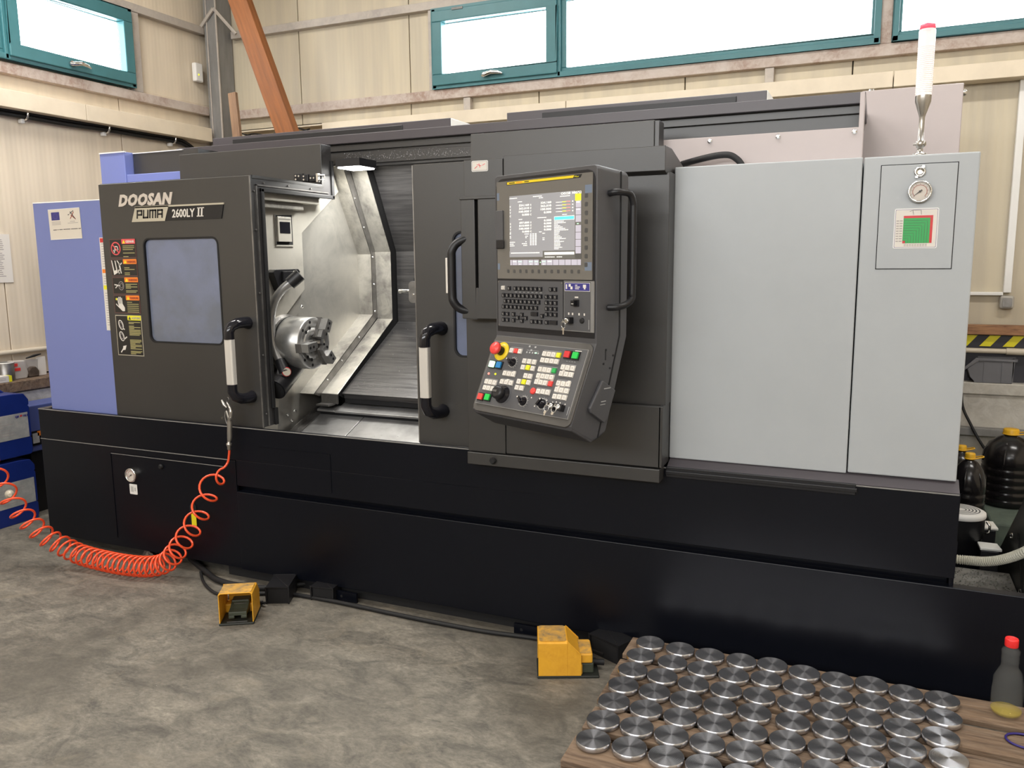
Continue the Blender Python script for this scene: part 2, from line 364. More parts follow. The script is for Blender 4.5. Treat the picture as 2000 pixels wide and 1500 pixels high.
def thing(name, label, cat, loc=(0, 0, 0), rotz=0.0, group=None):
    o = bpy.data.objects.new(name, None); COL.objects.link(o); o.location = loc; o.rotation_euler = (0, 0, rotz)
    o.empty_display_size = 0.1; tag(o, label, cat, group); return o
def tag(o, label, cat, group=None):
    o['label'] = label; o['category'] = cat
    if group: o['group'] = group
    return o
def struct(mb, name, parent=None, bev=0.0):
    o = mb.build(name, parent, bev=bev)
    if parent is None: o['kind'] = 'structure'
    return o
def rrect(x0, x1, z0, z1, r, n=5):
    P = []
    for cx, cz, a0 in ((x1 - r, z1 - r, 0), (x0 + r, z1 - r, 90), (x0 + r, z0 + r, 180), (x1 - r, z0 + r, 270)):
        for k in range(n + 1):
            a = R(a0 + 90 * k / n); P.append((cx + r * math.cos(a), cz + r * math.sin(a)))
    return P
def spline(pts, n=8):
    pts = [Vector(p) for p in pts]; out = []
    for i in range(len(pts) - 1):
        p0 = pts[max(i - 1, 0)]; p1 = pts[i]; p2 = pts[i + 1]; p3 = pts[min(i + 2, len(pts) - 1)]
        for k in range(n):
            t = k / n; out.append(0.5 * ((2 * p1) + (p2 - p0) * t + (2 * p0 - 5 * p1 + 4 * p2 - p3) * t * t + (3 * p1 - p0 - 3 * p2 + p3) * t ** 3))
    out.append(pts[-1]); return out

# ------------------------------------------------------------------ the hall
XL, YB = -5.31, 5.76            # inner faces of the left and the back wall
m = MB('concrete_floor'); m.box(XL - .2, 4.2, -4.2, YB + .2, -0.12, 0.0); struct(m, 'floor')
m = MB('ceiling_paint'); m.box(XL - .3, 4.2, -4.2, YB + .3, 4.45, 4.6); struct(m, 'ceiling')
m = MB('panel_left'); m.box(4.0, 4.15, -4.2, YB + .2, 0, 4.45); struct(m, 'wall_right')
m = MB('panel_back'); m.box(XL - .2, 4.0, -4.2, -4.05, 0, 4.45); struct(m, 'wall_front')
# back wall: dark joints behind separate sandwich panels, with window openings
WB = [(-3.127, -0.045, 2.875, 3.445), (0.025, 2.2, 2.875, 3.445)]
wb = MB('gap')
def wall_with_holes(mb, a0, a1, holes, d0, d1, axis):
    """wall slab from height 0.8 to 4.45 with openings, in strips"""
    def bx(p0, p1, z0, z1):
        if axis == 'x': mb.box(p0, p1, d0, d1, z0, z1)
        else: mb.box(d0, d1, p0, p1, z0, z1)
    z0, z1 = holes[0][2], holes[0][3]
    bx(a0, a1, 0.0, z0); bx(a0, a1, z1, 4.45)
    p = a0
    for h in sorted(holes):
        bx(p, h[0], z0, z1); p = h[1]
    bx(p, a1, z0, z1)
wall_with_holes(wb, XL - .07, 4.0, WB, YB + .01, YB + .06, 'x')
wall_back = struct(wb, 'wall_back')
WLy = [(3.20, 4.795, 2.915, 3.475)]
wl = MB('gap'); wall_with_holes(wl, -4.2, YB + .06, WLy, XL - .06, XL - .01, 'y')
wall_left = struct(wl, 'wall_left')
def panels(parent, edges, spans, d, axis, mt):
    """one mesh per sandwich panel; spans gives the z ranges at a panel"""
    for a, b in zip(edges[:-1], edges[1:]):
        for z0, z1 in spans(a, b):
            for p0, p1, q0, q1 in z0z1(a, b, z0, z1, axis):
                mb = MB(mt)
                if axis == 'x': mb.box(p0 + .004, p1 - .004, d, d + .03, q0, q1)
                else: mb.box(d - .03, d, p0 + .004, p1 - .004, q0, q1)
                mb.build('wall_panel', parent, bev=.002, seg=1)
def z0z1(a, b, z0, z1, axis):
    H = WB if axis == 'x' else WLy
    out = [(a, b, z0, z1)]
    for h in H:
        nxt = []
        for p0, p1, q0, q1 in out:
            if h[1] <= p0 or h[0] >= p1 or h[3] <= q0 or h[2] >= q1: nxt.append((p0, p1, q0, q1)); continue
            if q0 < h[2]: nxt.append((p0, p1, q0, h[2]))
            if q1 > h[3]: nxt.append((p0, p1, h[3], q1))
            if p0 < h[0]: nxt.append((p0, h[0], max(q0, h[2]), min(q1, h[3])))
            if p1 > h[1]: nxt.append((h[1], p1, max(q0, h[2]), min(q1, h[3])))
        out = nxt
    return out
panels(wall_back, [-5.31, -4.405, -3.365, -2.295, -1.235, -0.19, 0.86, 1.91, 2.96, 4.0], lambda a, b: [(0.85, 4.45)], YB - .02, 'x', 'panel_back')
panels(wall_left, [-4.2, -3.0, -1.9, -0.8, 0.3, 1.4, 2.55, 3.655, 4.69, 5.74], lambda a, b: [(0.85, 4.45)], XL + .02, 'y', 'panel_left')

# steel girts and studs (square tube), named as trim
ti = [0]
def trim(boxes, mt='steel_paint', bev=.004):
    ti[0] += 1; mb = MB(mt)
    for b in boxes: mb.box(*b)
    return struct(mb, 'trim_%d' % ti[0], bev=bev)
trim([(-5.06, 3.9, 5.68, 5.74, 2.80, 2.872)], 'rusty_steel_paint')
trim([(-5.06, 3.9, 5.68, 5.74, 3.452, 3.512)])
trim([(-3.172, -3.13, 5.69, 5.74, 2.873, 3.451)])
trim([(-0.043, 0.022, 5.685, 5.74, 2.873, 3.451)], 'rusty_steel_paint')
trim([(-2.885, -2.828, 5.69, 5.74, 2.69, 2.799)])
trim([(-0.712, -0.655, 5.69, 5.74, 2.69, 2.799)])
trim([(-5.29, -5.23, -4.0, 5.56, 2.825, 2.895)], 'rusty_steel_paint')
trim([(-5.29, -5.23, -4.0, 5.56, 3.478, 3.538)])
trim([(-5.285, -5.235, 4.80, 4.885, 2.896, 3.477)])
# corner column with its two knee braces
m = MB('column_paint'); m.box(-5.225, -5.09, 5.555, 5.73, 0, 4.45)
m.box(-5.195, -5.185, 5.545, 5.556, 0, 4.45, 'steel_paint'); m.box(-5.098, -5.085, 5.546, 5.56, 0, 4.45, 'steel_paint')
struct(m, 'trim_10', bev=.004)
m = MB('steel_paint'); m.tube([(-5.10, 5.54, 3.665), (-5.25, 5.54, 3.53)], .016, 6, smooth=False)
m.tube([(-5.10, 5.54, 3.665), (-4.93, 5.60, 3.46)], .014, 6, smooth=False); struct(m, 'trim_11')
# low masonry wall with a ledge
def low_wall(name, back):
    mb = MB('gap')
    if back: mb.box(-5.1, 4.0, 5.60, 5.735, 0, .84)
    else: mb.box(-5.29, -5.12, -4.0, 5.55, 0, .84)
    p = struct(mb, name)
    random.seed(3 if back else 4)
    rows = [(0.0, .77)] if back else [(0.0, .19), (.20, .39), (.40, .59), (.60, .765)]
    for r, (z0, z1) in enumerate(rows):
        a = (-5.1 if back else 1.6) - (r % 2) * .2
        end = 1.4 if back else 5.5
        if back: a = 0.2 - (r % 2) * .2
        while a < end:
            L = .40; q = MB('block_paint'); e = random.uniform(-.003, .003)
            if back: q.box(-5.0, 3.9, 5.585 + e, 5.62, z0, z1); a = 99; e = 0
            else: q.box(-5.13, -5.105 + e, a + .004, a + L - .004, z0 + .004, z1)
            q.build('plaster_course' if back else 'block', p, bev=0 if back else .004, seg=1); a += L
    q = MB('block_paint' if back else 'pallet_wood')
    if back: q.box(-5.1, 4.0, 5.565, 5.735, .77, .842)
    else: q.box(-5.29, -5.09, -4.0, 5.55, .77, .842)
    q.build('ledge', p, bev=.006, seg=1)
low_wall('trim_12', True); low_wall('trim_13', False)
# grey rail along the foot of the back wall
m = MB('column_paint'); m.box(.30, 1.6, 5.50, 5.565, .53, .575); struct(m, 'trim_14', bev=.003)

# windows: teal frame, sash, glass, handle
def window(idx, axis, a0, a1, z0, z1, sashes, d):
    """sashes: list of (start, end, opens)"""
    W = bpy.data.objects.new('window_%d' % idx, None); COL.objects.link(W); W['kind'] = 'structure'
    def B(mb, p0, p1, e0, e1, q0, q1, mt=None):
        if axis == 'x': mb.box(p0, p1, d + e0, d + e1, q0, q1, mt)
        else: mb.box(d - e1, d - e0, p0, p1, q0, q1, mt)
    f = MB('teal'); t = .034
    B(f, a0, a1, -.04, .05, z0, z0 + t); B(f, a0, a1, -.04, .05, z1 - t, z1)
    B(f, a0, a0 + t, -.04, .05, z0, z1); B(f, a1 - t, a1, -.04, .05, z0, z1)
    for s in sashes[1:]: B(f, s[0] - .012, s[0] + .012, -.04, .05, z0, z1)
    f.build('window_frame', W, bev=.004)
    for s0, s1, op in sashes:
        i0, i1, j0, j1 = s0 + .012, s1 - .012, z0 + .02, z1 - .02; k = .078 if op else .038; e = -.058 if op else -.02
        s_ = MB('teal'); B(s_, i0, i1, e, .02, j0, j0 + k); B(s_, i0, i1, e, .02, j1 - k, j1)
        B(s_, i0, i0 + k, e, .02, j0 + k, j1 - k); B(s_, i1 - k, i1, e, .02, j0 + k, j1 - k); s_.build('sash', W, bev=.005)
        g = MB('glass'); B(g, i0 + k - .01, i1 - k + .01, -.006, .0, j0 + k - .01, j1 - k + .01); g.build('pane', W)
        if op:
            c = (i0 + i1) / 2; h = MB('chrome')
            def P(p, ee, z): return (p, d + ee, z) if axis == 'x' else (d - ee, p, z)
            zc = j0 + .038
            h.tube([P(c - .075, e - .012, zc - .004), P(c - .04, e - .030, zc), P(c, e - .036, zc + .008), P(c + .05, e - .03, zc + .004), P(c + .085, e - .018, zc - .004)], [.012, .016, .014, .012, .007], 8)
            h.tube([P(c - .06, e + .002, zc), P(c - .06, e - .02, zc)], .018, 10)
            h.build('window_handle', W)
            if idx != 3:
                for q in (.22, .80):
                    hg = MB('column_paint'); x = i0 + (i1 - i0) * q; B(hg, x - .045, x + .045, e - .006, e + .002, j1 - .012, j1 + .004); hg.build('hinge', W)
window(1, 'x', -3.127, -.045, 2.875, 3.445, [(-3.127, -2.113, True), (-2.113, -.045, False)], 5.70)
window(2, 'x', .025, 2.2, 2.875, 3.445, [(.025, 2.2, False)], 5.70)
window(3, 'y', 3.20, 4.795, 2.915, 3.475, [(3.20, 3.775, False), (3.775, 4.795, True)], -5.25)

# ------------------------------------------------------------------ things on the walls
def simple(mb, name, label, cat, group=None, org=None, bev=0.0, seg=2):
    o = mb.build(name, org=org, bev=bev, seg=seg); return tag(o, label, cat, group)
# cable trunking, back wall in lengths, left wall in lengths
TRB = [(-4.11, -2.04, 'beige trunking length on the back wall above the left roof hatch'),
       (-2.035, .042, 'beige trunking length on the back wall above the right roof hatch, below the wide window'),
       (.047, 1.9, 'beige trunking length at the right end of the back wall behind the signal lamp')]
for a, b, lb in TRB:
    m = MB('trunking'); m.box(a, b, 5.60, 5.73, 2.600, 2.692); simple(m, 'cable_trunking', lb, 'trunking', org=(a, 5.7, 2.6), bev=.003)
m = MB('trunking'); m.box(-5.0, -4.11, 5.60, 5.73, 2.600, 2.608); m.box(-5.0, -4.11, 5.6, 5.606, 2.6, 2.62); m.box(-5.0, -4.11, 5.6, 5.606, 2.675, 2.692); m.box(-5.0, -4.11, 5.715, 5.73, 2.6, 2.692); m.box(-5.0, -4.11, 5.6, 5.73, 2.686, 2.692)
simple(m, 'cable_trunking', 'open beige trunking with its lid off in the corner behind the timber prop', 'trunking', org=(-4.6, 5.7, 2.6))
for k in range(2):
    m = MB('rubber'); random.seed(20 + k)
    pts = [(-4.95 + i * .12, 5.60 - .02 * k, 2.625 + .03 * math.sin(i * 1.3 + k * 2) + .02 * k) for i in range(7)]
    m.tube(spline(pts, 5), .006, 6); simple(m, 'cable', ['black cable looping out of the open trunking, upper one', 'black cable sagging out of the open trunking, lower one'][k], 'cable', 'cables in the open trunking', org=(-4.6, 5.6, 2.62))
for a, b, lb in ((-2.0, 4.286, 'beige trunking length along the left wall under the window, nearer length'), (4.290, 5.50, 'beige trunking length ending at the corner column on the left wall')):
    m = MB('trunking'); m.box(-5.283, -5.155, a, b, 2.598, 2.708); simple(m, 'cable_trunking', lb, 'trunking', org=(-5.2, b, 2.6), bev=.003)
# black cables under the left trunking with white clips
for k, (dz, r) in enumerate(((.012, .013), (-.014, .014))):
    m = MB('rubber')
    pts = [(-5.245, y, 2.585 + dz + z) for y, z in ((-2, 0), (2.5, .008), (3.4, .0), (3.87, -.002), (4.2, -.006), (4.51, .0), (4.83, -.003), (5.14, -.002), (5.28, -.02), (5.40, -.09), (5.46, -.25))]
    m.tube(spline(pts, 5), r, 8); simple(m, 'power_cable', ['upper black cable clipped along the left wall under the trunking', 'lower black cable clipped along the left wall under the trunking'][k], 'cable', org=(-5.245, 4, 2.58))
for k, y in enumerate((3.87, 4.51, 5.14)):
    t = thing('cable_clip', ['white cable clip on the left wall nearest the left edge of the photo', 'white cable clip on the left wall, middle of the three', 'white cable clip on the left wall beside the corner column'][k], 'clip', (-5.29, y, 2.585), group='clips holding the wall cables')
    for q0, q1 in ((2.615, 2.645), (2.528, 2.555)):
        m = MB('white'); m.box(-5.285, -5.25, y - .014, y + .014, q0, q1); m.build('clip_base', t, (-5.29, y, 2.585), bev=.004)
    m = MB('chrome'); m.tube([(-5.23 + .03 * math.cos(a), y, 2.585 + .036 * math.sin(a)) for a in [R(d) for d in range(-100, 101, 20)]], .007, 6); m.build('clip_band', t, (-5.29, y, 2.585))
# motion sensor on the left wall by the column
t = thing('motion_sensor', 'small white motion sensor with a yellow light on the left wall beside the column', 'sensor', (-5.27, 5.47, 3.15))
m = MB('white'); m.box(-5.27, -5.225, 5.43, 5.515, 3.085, 3.235); m.build('housing', t, (-5.27, 5.47, 3.15), bev=.012, seg=3)
m = MB('lcd_yellow'); m.lathe([(.008, 0), (.006, .004)], (-5.226, 5.462, 3.14), (1, 0, 0), 10); m.build('status_light', t, (-5.27, 5.47, 3.15))
# paper notice on the left wall
t = thing('wall_notice', 'white printed sheet taped to the left wall at the left edge of the photo', 'notice', (-5.28, 3.58, 1.63))
m = MB('paper_white'); m.box(-5.288, -5.284, 3.42, 3.715, 1.478, 1.795); m.build('sheet', t, (-5.28, 3.58, 1.63))
m = MB('ink_soft'); random.seed(5)
for k in range(20):
    m.box(-5.284, -5.2835, 3.44, 3.66 + random.uniform(-.02, .01), 1.755 - k * .0125, 1.760 - k * .0125)
m.build('printed_lines', t, (-5.28, 3.58, 1.63))
# wall pipe on the left over the ledge
m = MB('pipe_beige'); m.tube([(-5.265, -2, 1.015), (-5.265, 5.3, 1.015)], .017, 10); simple(m, 'wall_pipe', 'thin beige pipe running along the left wall above the ledge', 'pipe', org=(-5.265, 3.6, 1.015))
# ledge things, left
t = thing('tin_can', 'dull metal tin can standing on the left ledge', 'can', (-5.18, 3.53, .843))
m = MB('steel_mid'); m.lathe([(.048, 0), (.048, .115), (.044, .118), (.038, .118)], (0, 0, 0)); m.build('body', t)
m = MB('edge_white'); m.lathe([(.049, .114), (.051, .118), (.047, .121)], (0, 0, 0), caps=False); m.build('rim', t)
t = thing('carton', 'long white carton with a yellow end lying on the left ledge', 'box', (-5.13, 3.43, .843))
m = MB('paper_white'); m.box(-.035, .035, -.16, .055, 0, .042); m.build('sleeve', t, bev=.002)
m = MB('key_yellow'); m.box(-.034, .0345, .055, .075, .001, .041); m.build('end_flap', t)
m = MB('ink_soft'); m.box(.035, .0355, -.02, .035, .016, .019); m.box(.035, .0355, -.02, .035, .026, .028); m.build('print', t)
t = thing('parts_bag', 'clear plastic bag with two red labels on the left ledge', 'bag', (-5.20, 3.615, .843))
m = MB('baggie'); m.prism([(-.06, 0), (.055, .0), (.065, .03), (.05, .12), (-.055, .125), (-.07, .05)], -.02, .03, 'x'); m.build('bag', t, bev=.012)
m = MB('red_bright'); m.box(.0305, .032, -.055, -.012, .085, .105); m.box(.0305, .032, -.04, .005, .055, .075); m.build('red_label', t)
t = thing('parts_bag', 'plastic bag holding brown parts on the left ledge against the blue cabinet', 'bag', (-5.20, 3.715, .843))
m = MB('baggie_brown'); m.prism([(-.035, 0), (.04, 0), (.045, .04), (.02, .07), (-.02, .072), (-.045, .045)], -.02, .03, 'x'); m.build('contents', t, bev=.012)
m = MB('baggie'); m.prism([(-.04, .05), (.045, .05), (.05, .115), (-.05, .12)], -.005, .01, 'x'); m.build('bag_top', t)
m = MB('paper_white'); m.box(-.012, .0, .045, .105, .0, .125); simple(m, 'paper_slip', 'white paper slip leaning behind the bags on the left ledge', 'paper', org=None).location = (-5.19, 3.715, .845)
m = MB('rubber'); m.tube([(0, -.06, 0), (0.01, -.01, .012), (0, .05, .018)], [.004, .009, .004], 6); simple(m, 'pen', 'dark pen lying on top of the bags on the left ledge', 'pen').location = (-5.19, 3.74, .972)

# timber prop and plank behind the machine
def leaning(name, label, a, b, wx, wy, mt):
    a = Vector(a); b = Vector(b); d = (b - a); L = d.length; d.normalize()
    sy = Vector((0, 1, 0)); sx = sy.cross(d).normalized(); sy = d.cross(sx).normalized()
    mb = MB(mt); mb.box(-wx / 2, wx / 2, -wy / 2, wy / 2, 0, L)
    o = mb.build(name, bev=.004); o.matrix_world = Matrix(((sx.x, sy.x, d.x, a.x), (sx.y, sy.y, d.y, a.y), (sx.z, sy.z, d.z, a.z), (0, 0, 0, 1)))
    return tag(o, label, 'timber')
leaning('timber_prop', 'orange-brown timber prop leaning up to the roof behind the machine, left of the window', (-3.02, 5.02, .02), (-4.72, 5.02, 4.42), .155, .075, 'wood_timber')
leaning('plank', 'short pale wooden plank standing against the corner column behind the machine', (-4.42, 5.16, .02), (-4.68, 5.24, 2.91), .075, .03, 'wood_pale')

# right end of the back wall
m = MB('wood_board'); m.box(.2, 1.9, 5.60, 5.66, 1.128, 1.186); simple(m, 'wooden_batten', 'reddish brown wooden batten above the hazard stripes at the right', 'batten', org=(.8, 5.63, 1.15), bev=.003)
m = MB('dark_panel'); m.box(.2, 1.9, 5.64, 5.66, .843, 1.127); dp = simple(m, 'hazard_board', 'dark board with yellow hazard stripes under the batten at the right', 'board', org=(.8, 5.65, .9))
for k in range(7):
    m = MB('hazard_yellow'); x = .36 + k * .122; m.prism([(x, 1.056), (x + .058, 1.056), (x + .110, 1.122), (x + .052, 1.122)], 5.635, 5.641, 'y'); m.build('hazard_stripe', dp, org=(.8, 5.65, .9))
m = MB('pipe_beige'); m.tube([(.2, 5.60, 1.032), (1.9, 5.60, 1.032)], .0155, 12); m.tube([(.742, 5.60, 1.032), (.86, 5.60, 1.032)], .0205, 12); simple(m, 'wall_pipe', 'beige plastic pipe with a socket crossing the hazard board at the right', 'pipe', org=(.8, 5.6, 1.03))
t = thing('parts_bin', 'grey open-front plastic parts bin on the back ledge at the right', 'bin', (.66, 5.62, .843))
t.location = (0, 0, 0)
m = MB('bin_grey')
for yy in (5.567, 5.625): m.prism([(.585, .848), (.78, .848), (.79, .985), (.60, .985), (.545, .925), (.56, .875)], yy, yy + .004, 'y')
m.box(.585, .78, 5.567, 5.629, .843, .850); m.box(.776, .785, 5.567, 5.629, .85, .985); m.build('body', t, bev=.002)
m = MB('bin_grey'); m.box(.60, .80, 5.56, 5.567, .975, .990); m.box(.60, .80, 5.629, 5.634, .975, .995); m.box(.785, .80, 5.56, 5.634, .975, .99); m.prism([(.605, .99), (.60, .975), (.528, .915), (.522, .928), (.585, .993)], 5.56, 5.568, 'y'); m.build('rim', t, bev=.002)
for q in (.628, .722):
    m = MB('bin_grey'); m.box(q, q + .006, 5.564, 5.568, .85, .975); m.build('rib', t)
m = MB('white'); m.box(.715, .755, 5.695, 5.738, 1.375, 2.60); simple(m, 'conduit', 'white vertical conduit on the back wall above the socket box at the right', 'conduit', org=(.735, 5.72, 1.4), bev=.003)
m = MB('white'); m.box(.2, .715, 5.70, 5.738, 1.358, 1.378); simple(m, 'conduit', 'white horizontal conduit on the back wall left of the socket box', 'conduit', org=(.5, 5.72, 1.37), bev=.003)
t = thing('junction_box', 'grey square junction box at the foot of the white conduit', 'box', (.735, 5.72, 1.32))
m = MB('grey_plastic'); m.box(.70, .775, 5.685, 5.738, 1.278, 1.357); m.build('housing', t, (.735, 5.72, 1.32), bev=.014, seg=3)
m = MB('steel_mid'); m.prism(rrect(.712, .763, 1.29, 1.345, .01), 5.680, 5.686, 'y'); m.build('lid', t, (.735, 5.72, 1.32), bev=.003)

# ------------------------------------------------------------------ the CNC lathe
OM = Vector((-2.0, 3.9, 0.0))
LATHE = thing('cnc_lathe', 'large grey, black and blue CNC lathe with an open chip door and a control console', 'lathe', OM)
def part(mb, name, parent=None, bev=0.0, seg=2, label=None, kind=None):
    return mb.build(name, parent or LATHE, org=OM, bev=bev, seg=seg, label=label, kind=kind)

# base and pan
m = MB('base_black')
m.box(-4.27, -2.862, 3.07, 3.085, .062, .622); m.box(-4.27, .308, 3.07, 3.085, .626, .795)
m.box(-2.858, .308, 3.07, 3.085, .495, .626); m.box(-4.27, -4.255, 3.085, 4.8, .062, .795); m.box(.293, .308, 3.085, 4.8, .3, .795)
m.box(-4.27, -4.22, 3.07, 3.4, .792, .797, 'roof_dark')
base = part(m, 'base_cover', bev=.003)
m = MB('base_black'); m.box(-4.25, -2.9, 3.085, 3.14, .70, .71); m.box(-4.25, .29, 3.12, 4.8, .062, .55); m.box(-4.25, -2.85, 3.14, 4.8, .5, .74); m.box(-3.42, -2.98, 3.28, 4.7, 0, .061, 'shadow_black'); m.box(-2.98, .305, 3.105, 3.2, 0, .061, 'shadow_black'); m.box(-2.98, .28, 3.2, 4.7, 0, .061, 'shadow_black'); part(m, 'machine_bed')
m = MB('base_black'); m.box(-2.856, 1.5, 3.062, 3.085, .060, .466); m.box(-2.856, 1.5, 3.085, 3.105, .455, .466); part(m, 'chip_conveyor_cover', bev=.003, label='long black cover along the foot of the machine')
m = MB('base_black'); m.box(-3.727, -2.93, 3.067, 3.0705, .587, .590); m.box(-3.727, -3.724, 3.067, 3.0705, .11, .59); m.box(-2.709, -2.285, 3.0675, 3.0705, .703, .706); m.box(-2.288, -2.285, 3.0675, 3.0705, .52, .706); part(m, 'access_panel_seam', base)
m = MB('column_paint'); m.box(-4.268, -2.90, 3.0665, 3.0705, .622, .6255); m.box(-3.72, -2.94, 3.0655, 3.0685, .5845, .5875); m.box(-4.268, .305, 3.0665, 3.0705, .7915, .7955); part(m, 'panel_lip', base)  # pale strips paint the light caught along the panel edges
m = MB('shadow_black'); m.prism(rrect(-3.182, -3.138, .235, .368, .018), 3.066, 3.0702, 'y'); m.box(-3.172, -3.140, 3.0645, 3.066, .245, .315, 'hazard_yellow'); part(m, 'sight_slot', base)
m = MB('rubber'); m.lathe([(.014, 0), (.014, .008), (.009, .013)], (-3.362, 3.07, .545), (0, -1, 0), 14); part(m, 'panel_lock', base)
for x in (-2.215, -1.285):
    m = MB('base_black'); m.box(x - .06, x + .06, 3.048, 3.060, .0, .047)
    m.lathe([(.007, 0), (.007, .001)], (x - .025, 3.048, .024), (0, -1, 0), 8, 'shadow_black'); part(m, 'floor_bracket')
def gauge(prefix, parent, x, y, z, r, ang, rings):
    g = MB('chrome'); g.lathe([(r, 0), (r, .016), (r * .96, .022), (r * .84, .021), (r * .80, .014)], (x, y, z), (0, -1, 0), 28, caps=False)
    o = part(g, 'pressure_gauge', parent)
    d = MB('dial'); d.lathe([(r * .82, 0), (r * .82, .001)], (x, y - .013, z), (0, -1, 0), 28)
    ya = y - .0145
    for k in range(11):
        a = R(225 - 27 * k); d.M = Matrix.Translation((x + math.cos(a) * r * .66, ya, z + math.sin(a) * r * .66)) @ Matrix.Rotation(-a, 4, 'Y')
        d.box(-r * .05, r * .05, 0, .0006, -r * .012, r * .012, 'ink'); d.M = None
    d.lathe([(r * .60, 0), (r * .60, .0004)], (x, ya + .0006, z), (0, -1, 0), 24, 'flag_ring', caps=False)
    for k in range(24):
        a0, a1 = R(225 - 11.25 * k), R(225 - 11.25 * (k + 1)); q = r * .56, r * .60
        d.add([(x + math.cos(a) * rr, ya - .0003, z + math.sin(a) * rr) for a in (a0, a1) for rr in q], [(0, 1, 3, 2)], 'brick_red')
    a = R(ang); d.M = Matrix.Translation((x, ya - .0025, z)) @ Matrix.Rotation(-a, 4, 'Y')
    d.prism([(-r * .22, -r * .06), (-r * .22, r * .06), (0, r * .05), (r * .68, .0), (0, -r * .05)], 0, .0012, 'y', 'ink'); d.M = None
    d.lathe([(r * .10, 0), (r * .10, .002)], (x, ya - .0025, z), (0, -1, 0), 12, 'ink')
    part(d, 'dial', parent)
gauge('a', base, -3.571, 3.070, .481, .038, 215, 1)
m = MB('white'); m.prism(rrect(-3.603, -3.548, .372, .428, .004), 3.068, 3.0695, 'y'); m.box(-3.594, -3.574, 3.0675, 3.0685, .385, .415, 'label_dirty'); m.box(-3.568, -3.557, 3.0675, 3.0685, .39, .41, 'label_dirty'); part(m, 'gauge_label', base)
# right ledge of the pan
m = MB('roof_dark'); m.prism([(3.072, .797), (3.145, .830), (3.145, .80), (3.085, .79)], -.70, .306, 'x'); part(m, 'drip_ledge', base, bev=.002)
m = MB('black'); m.box(-.70, .005 - .02, 3.052, 3.072, .772, .786); m.box(-.70, -.02, 3.06, 3.072, .76, .80); part(m, 'door_rail', base, bev=.002)

# blue left cabinet
m = MB('machine_blue'); m.box(-4.203, -3.66, 3.106, 3.124, .790, 1.924); m.box(-4.203, -4.185, 3.12, 4.7, .79, 1.924); m.box(-4.203, -3.66, 3.12, 4.7, 1.905, 1.924)
m.box(-4.203, -3.69, 3.104, 3.112, 1.921, 1.9265, 'edge_white')  # white strip is a painted glint along the cabinet's top edge
cab = part(m, 'side_cabinet', bev=.004, label='blue sheet-metal cabinet at the left end')
m = MB('machine_blue'); m.box(-4.322, -4.118, 3.66, 4.6, 1.90, 2.253); m.box(-4.118, -3.62, 3.665, 4.6, 1.92, 2.120); part(m, 'rear_cabinet', bev=.004, label='blue upper rear cabinet')
m = MB('charcoal_side'); m.box(-4.112, -3.60, 3.72, 4.5, 2.121, 2.247); part(m, 'rear_duct')
m = MB('edge_white'); m.box(-4.322, -4.112, 3.656, 3.67, 2.249, 2.256); m.box(-4.112, -3.72, 3.716, 3.73, 2.245, 2.250); part(m, 'cabinet_lip')  # white strips painted for the bright reflection on the upper edges
# stickers on the blue cabinet: funding label
def rot2(mb, cx, cz, ang): mb.M = Matrix.Translation((cx, 0, cz)) @ Matrix.Rotation(R(ang), 4, 'Y')
s = MB('paper'); cx, cz = -3.963, 1.808; rot2(s, cx, cz, -1.2); y = 3.104
s.box(-.120, .120, y - .001, y + .001, -.080, .080, 'paper')
s.box(-.120, .120, y - .0014, y - .001, .0775, .080, 'edge_white'); s.box(-.120, .120, y - .0014, y - .001, -.080, -.0775, 'edge_white')
s.box(-.097, -.035, y - .0018, y - .001, .022, .064, 'flag_blue')
for k in range(12):
    a = R(30 * k); s.box(-.066 + .014 * math.cos(a) - .0014, -.066 + .014 * math.cos(a) + .0014, y - .0022, y - .0018, .043 + .014 * math.sin(a) - .0014, .043 + .014 * math.sin(a) + .0014, 'flag_ring')
for z in (.012, .005, -.002): s.box(-.097, -.030, y - .0016, y - .001, z, z + .0022, 'ink_soft')
def stroke(mb, a, b, t, y0, mt, e=.0008):
    (x0, z0), (x1, z1) = a, b; dx, dz = x1 - x0, z1 - z0; L = math.hypot(dx, dz) or 1; nx, nz = -dz / L * t / 2, dx / L * t / 2
    mb.prism([(x0 + nx, z0 + nz), (x0 - nx, z0 - nz), (x1 - nx, z1 - nz), (x1 + nx, z1 + nz)], y0 - e, y0, 'y', mt)
for a, b, mt in (((.048, .062), (.083, .024), 'ink'), ((.075, .060), (.046, .025), 'brick_red'), ((.046, .052), (.073, .066), 'ink'), ((.030, .046), (.040, .047), 'ink'), ((.052, .044), (.086, .022), 'brick_red')):
    stroke(s, a, b, .004, y - .001, mt)
s.box(.042, .078, y - .0016, y - .001, .010, .0125, 'ink_soft'); s.box(.024, .100, y - .0016, y - .001, .002, .0042, 'ink_soft')
x = -.092
for wd in (.026, .008, .026, .052, .050, .018):
    s.box(x, x + wd, y - .0016, y - .001, -.030, -.0265, 'ink'); x += wd + .006
s.M = None; part(s, 'funding_label', cab)
s = MB('white'); y = 3.104; s.box(-3.716, -3.655, y - .001, y + .001, 1.247, 1.732, 'paper_white'); s.box(-3.712, -3.66, y - .0016, y - .001, 1.706, 1.728, 'red'); s.box(-3.712, -3.66, y - .0016, y - .001, 1.548, 1.568, 'orange'); s.box(-3.712, -3.66, y - .0016, y - .001, 1.462, 1.484, 'key_yellow')
for k in range(34):
    z = 1.700 - k * .0128
    if not (1.54 < z < 1.575 or 1.455 < z < 1.49): s.box(-3.706, -3.66, y - .0016, y - .001, z - .003, z, 'ink_soft')
part(s, 'warning_label', cab)

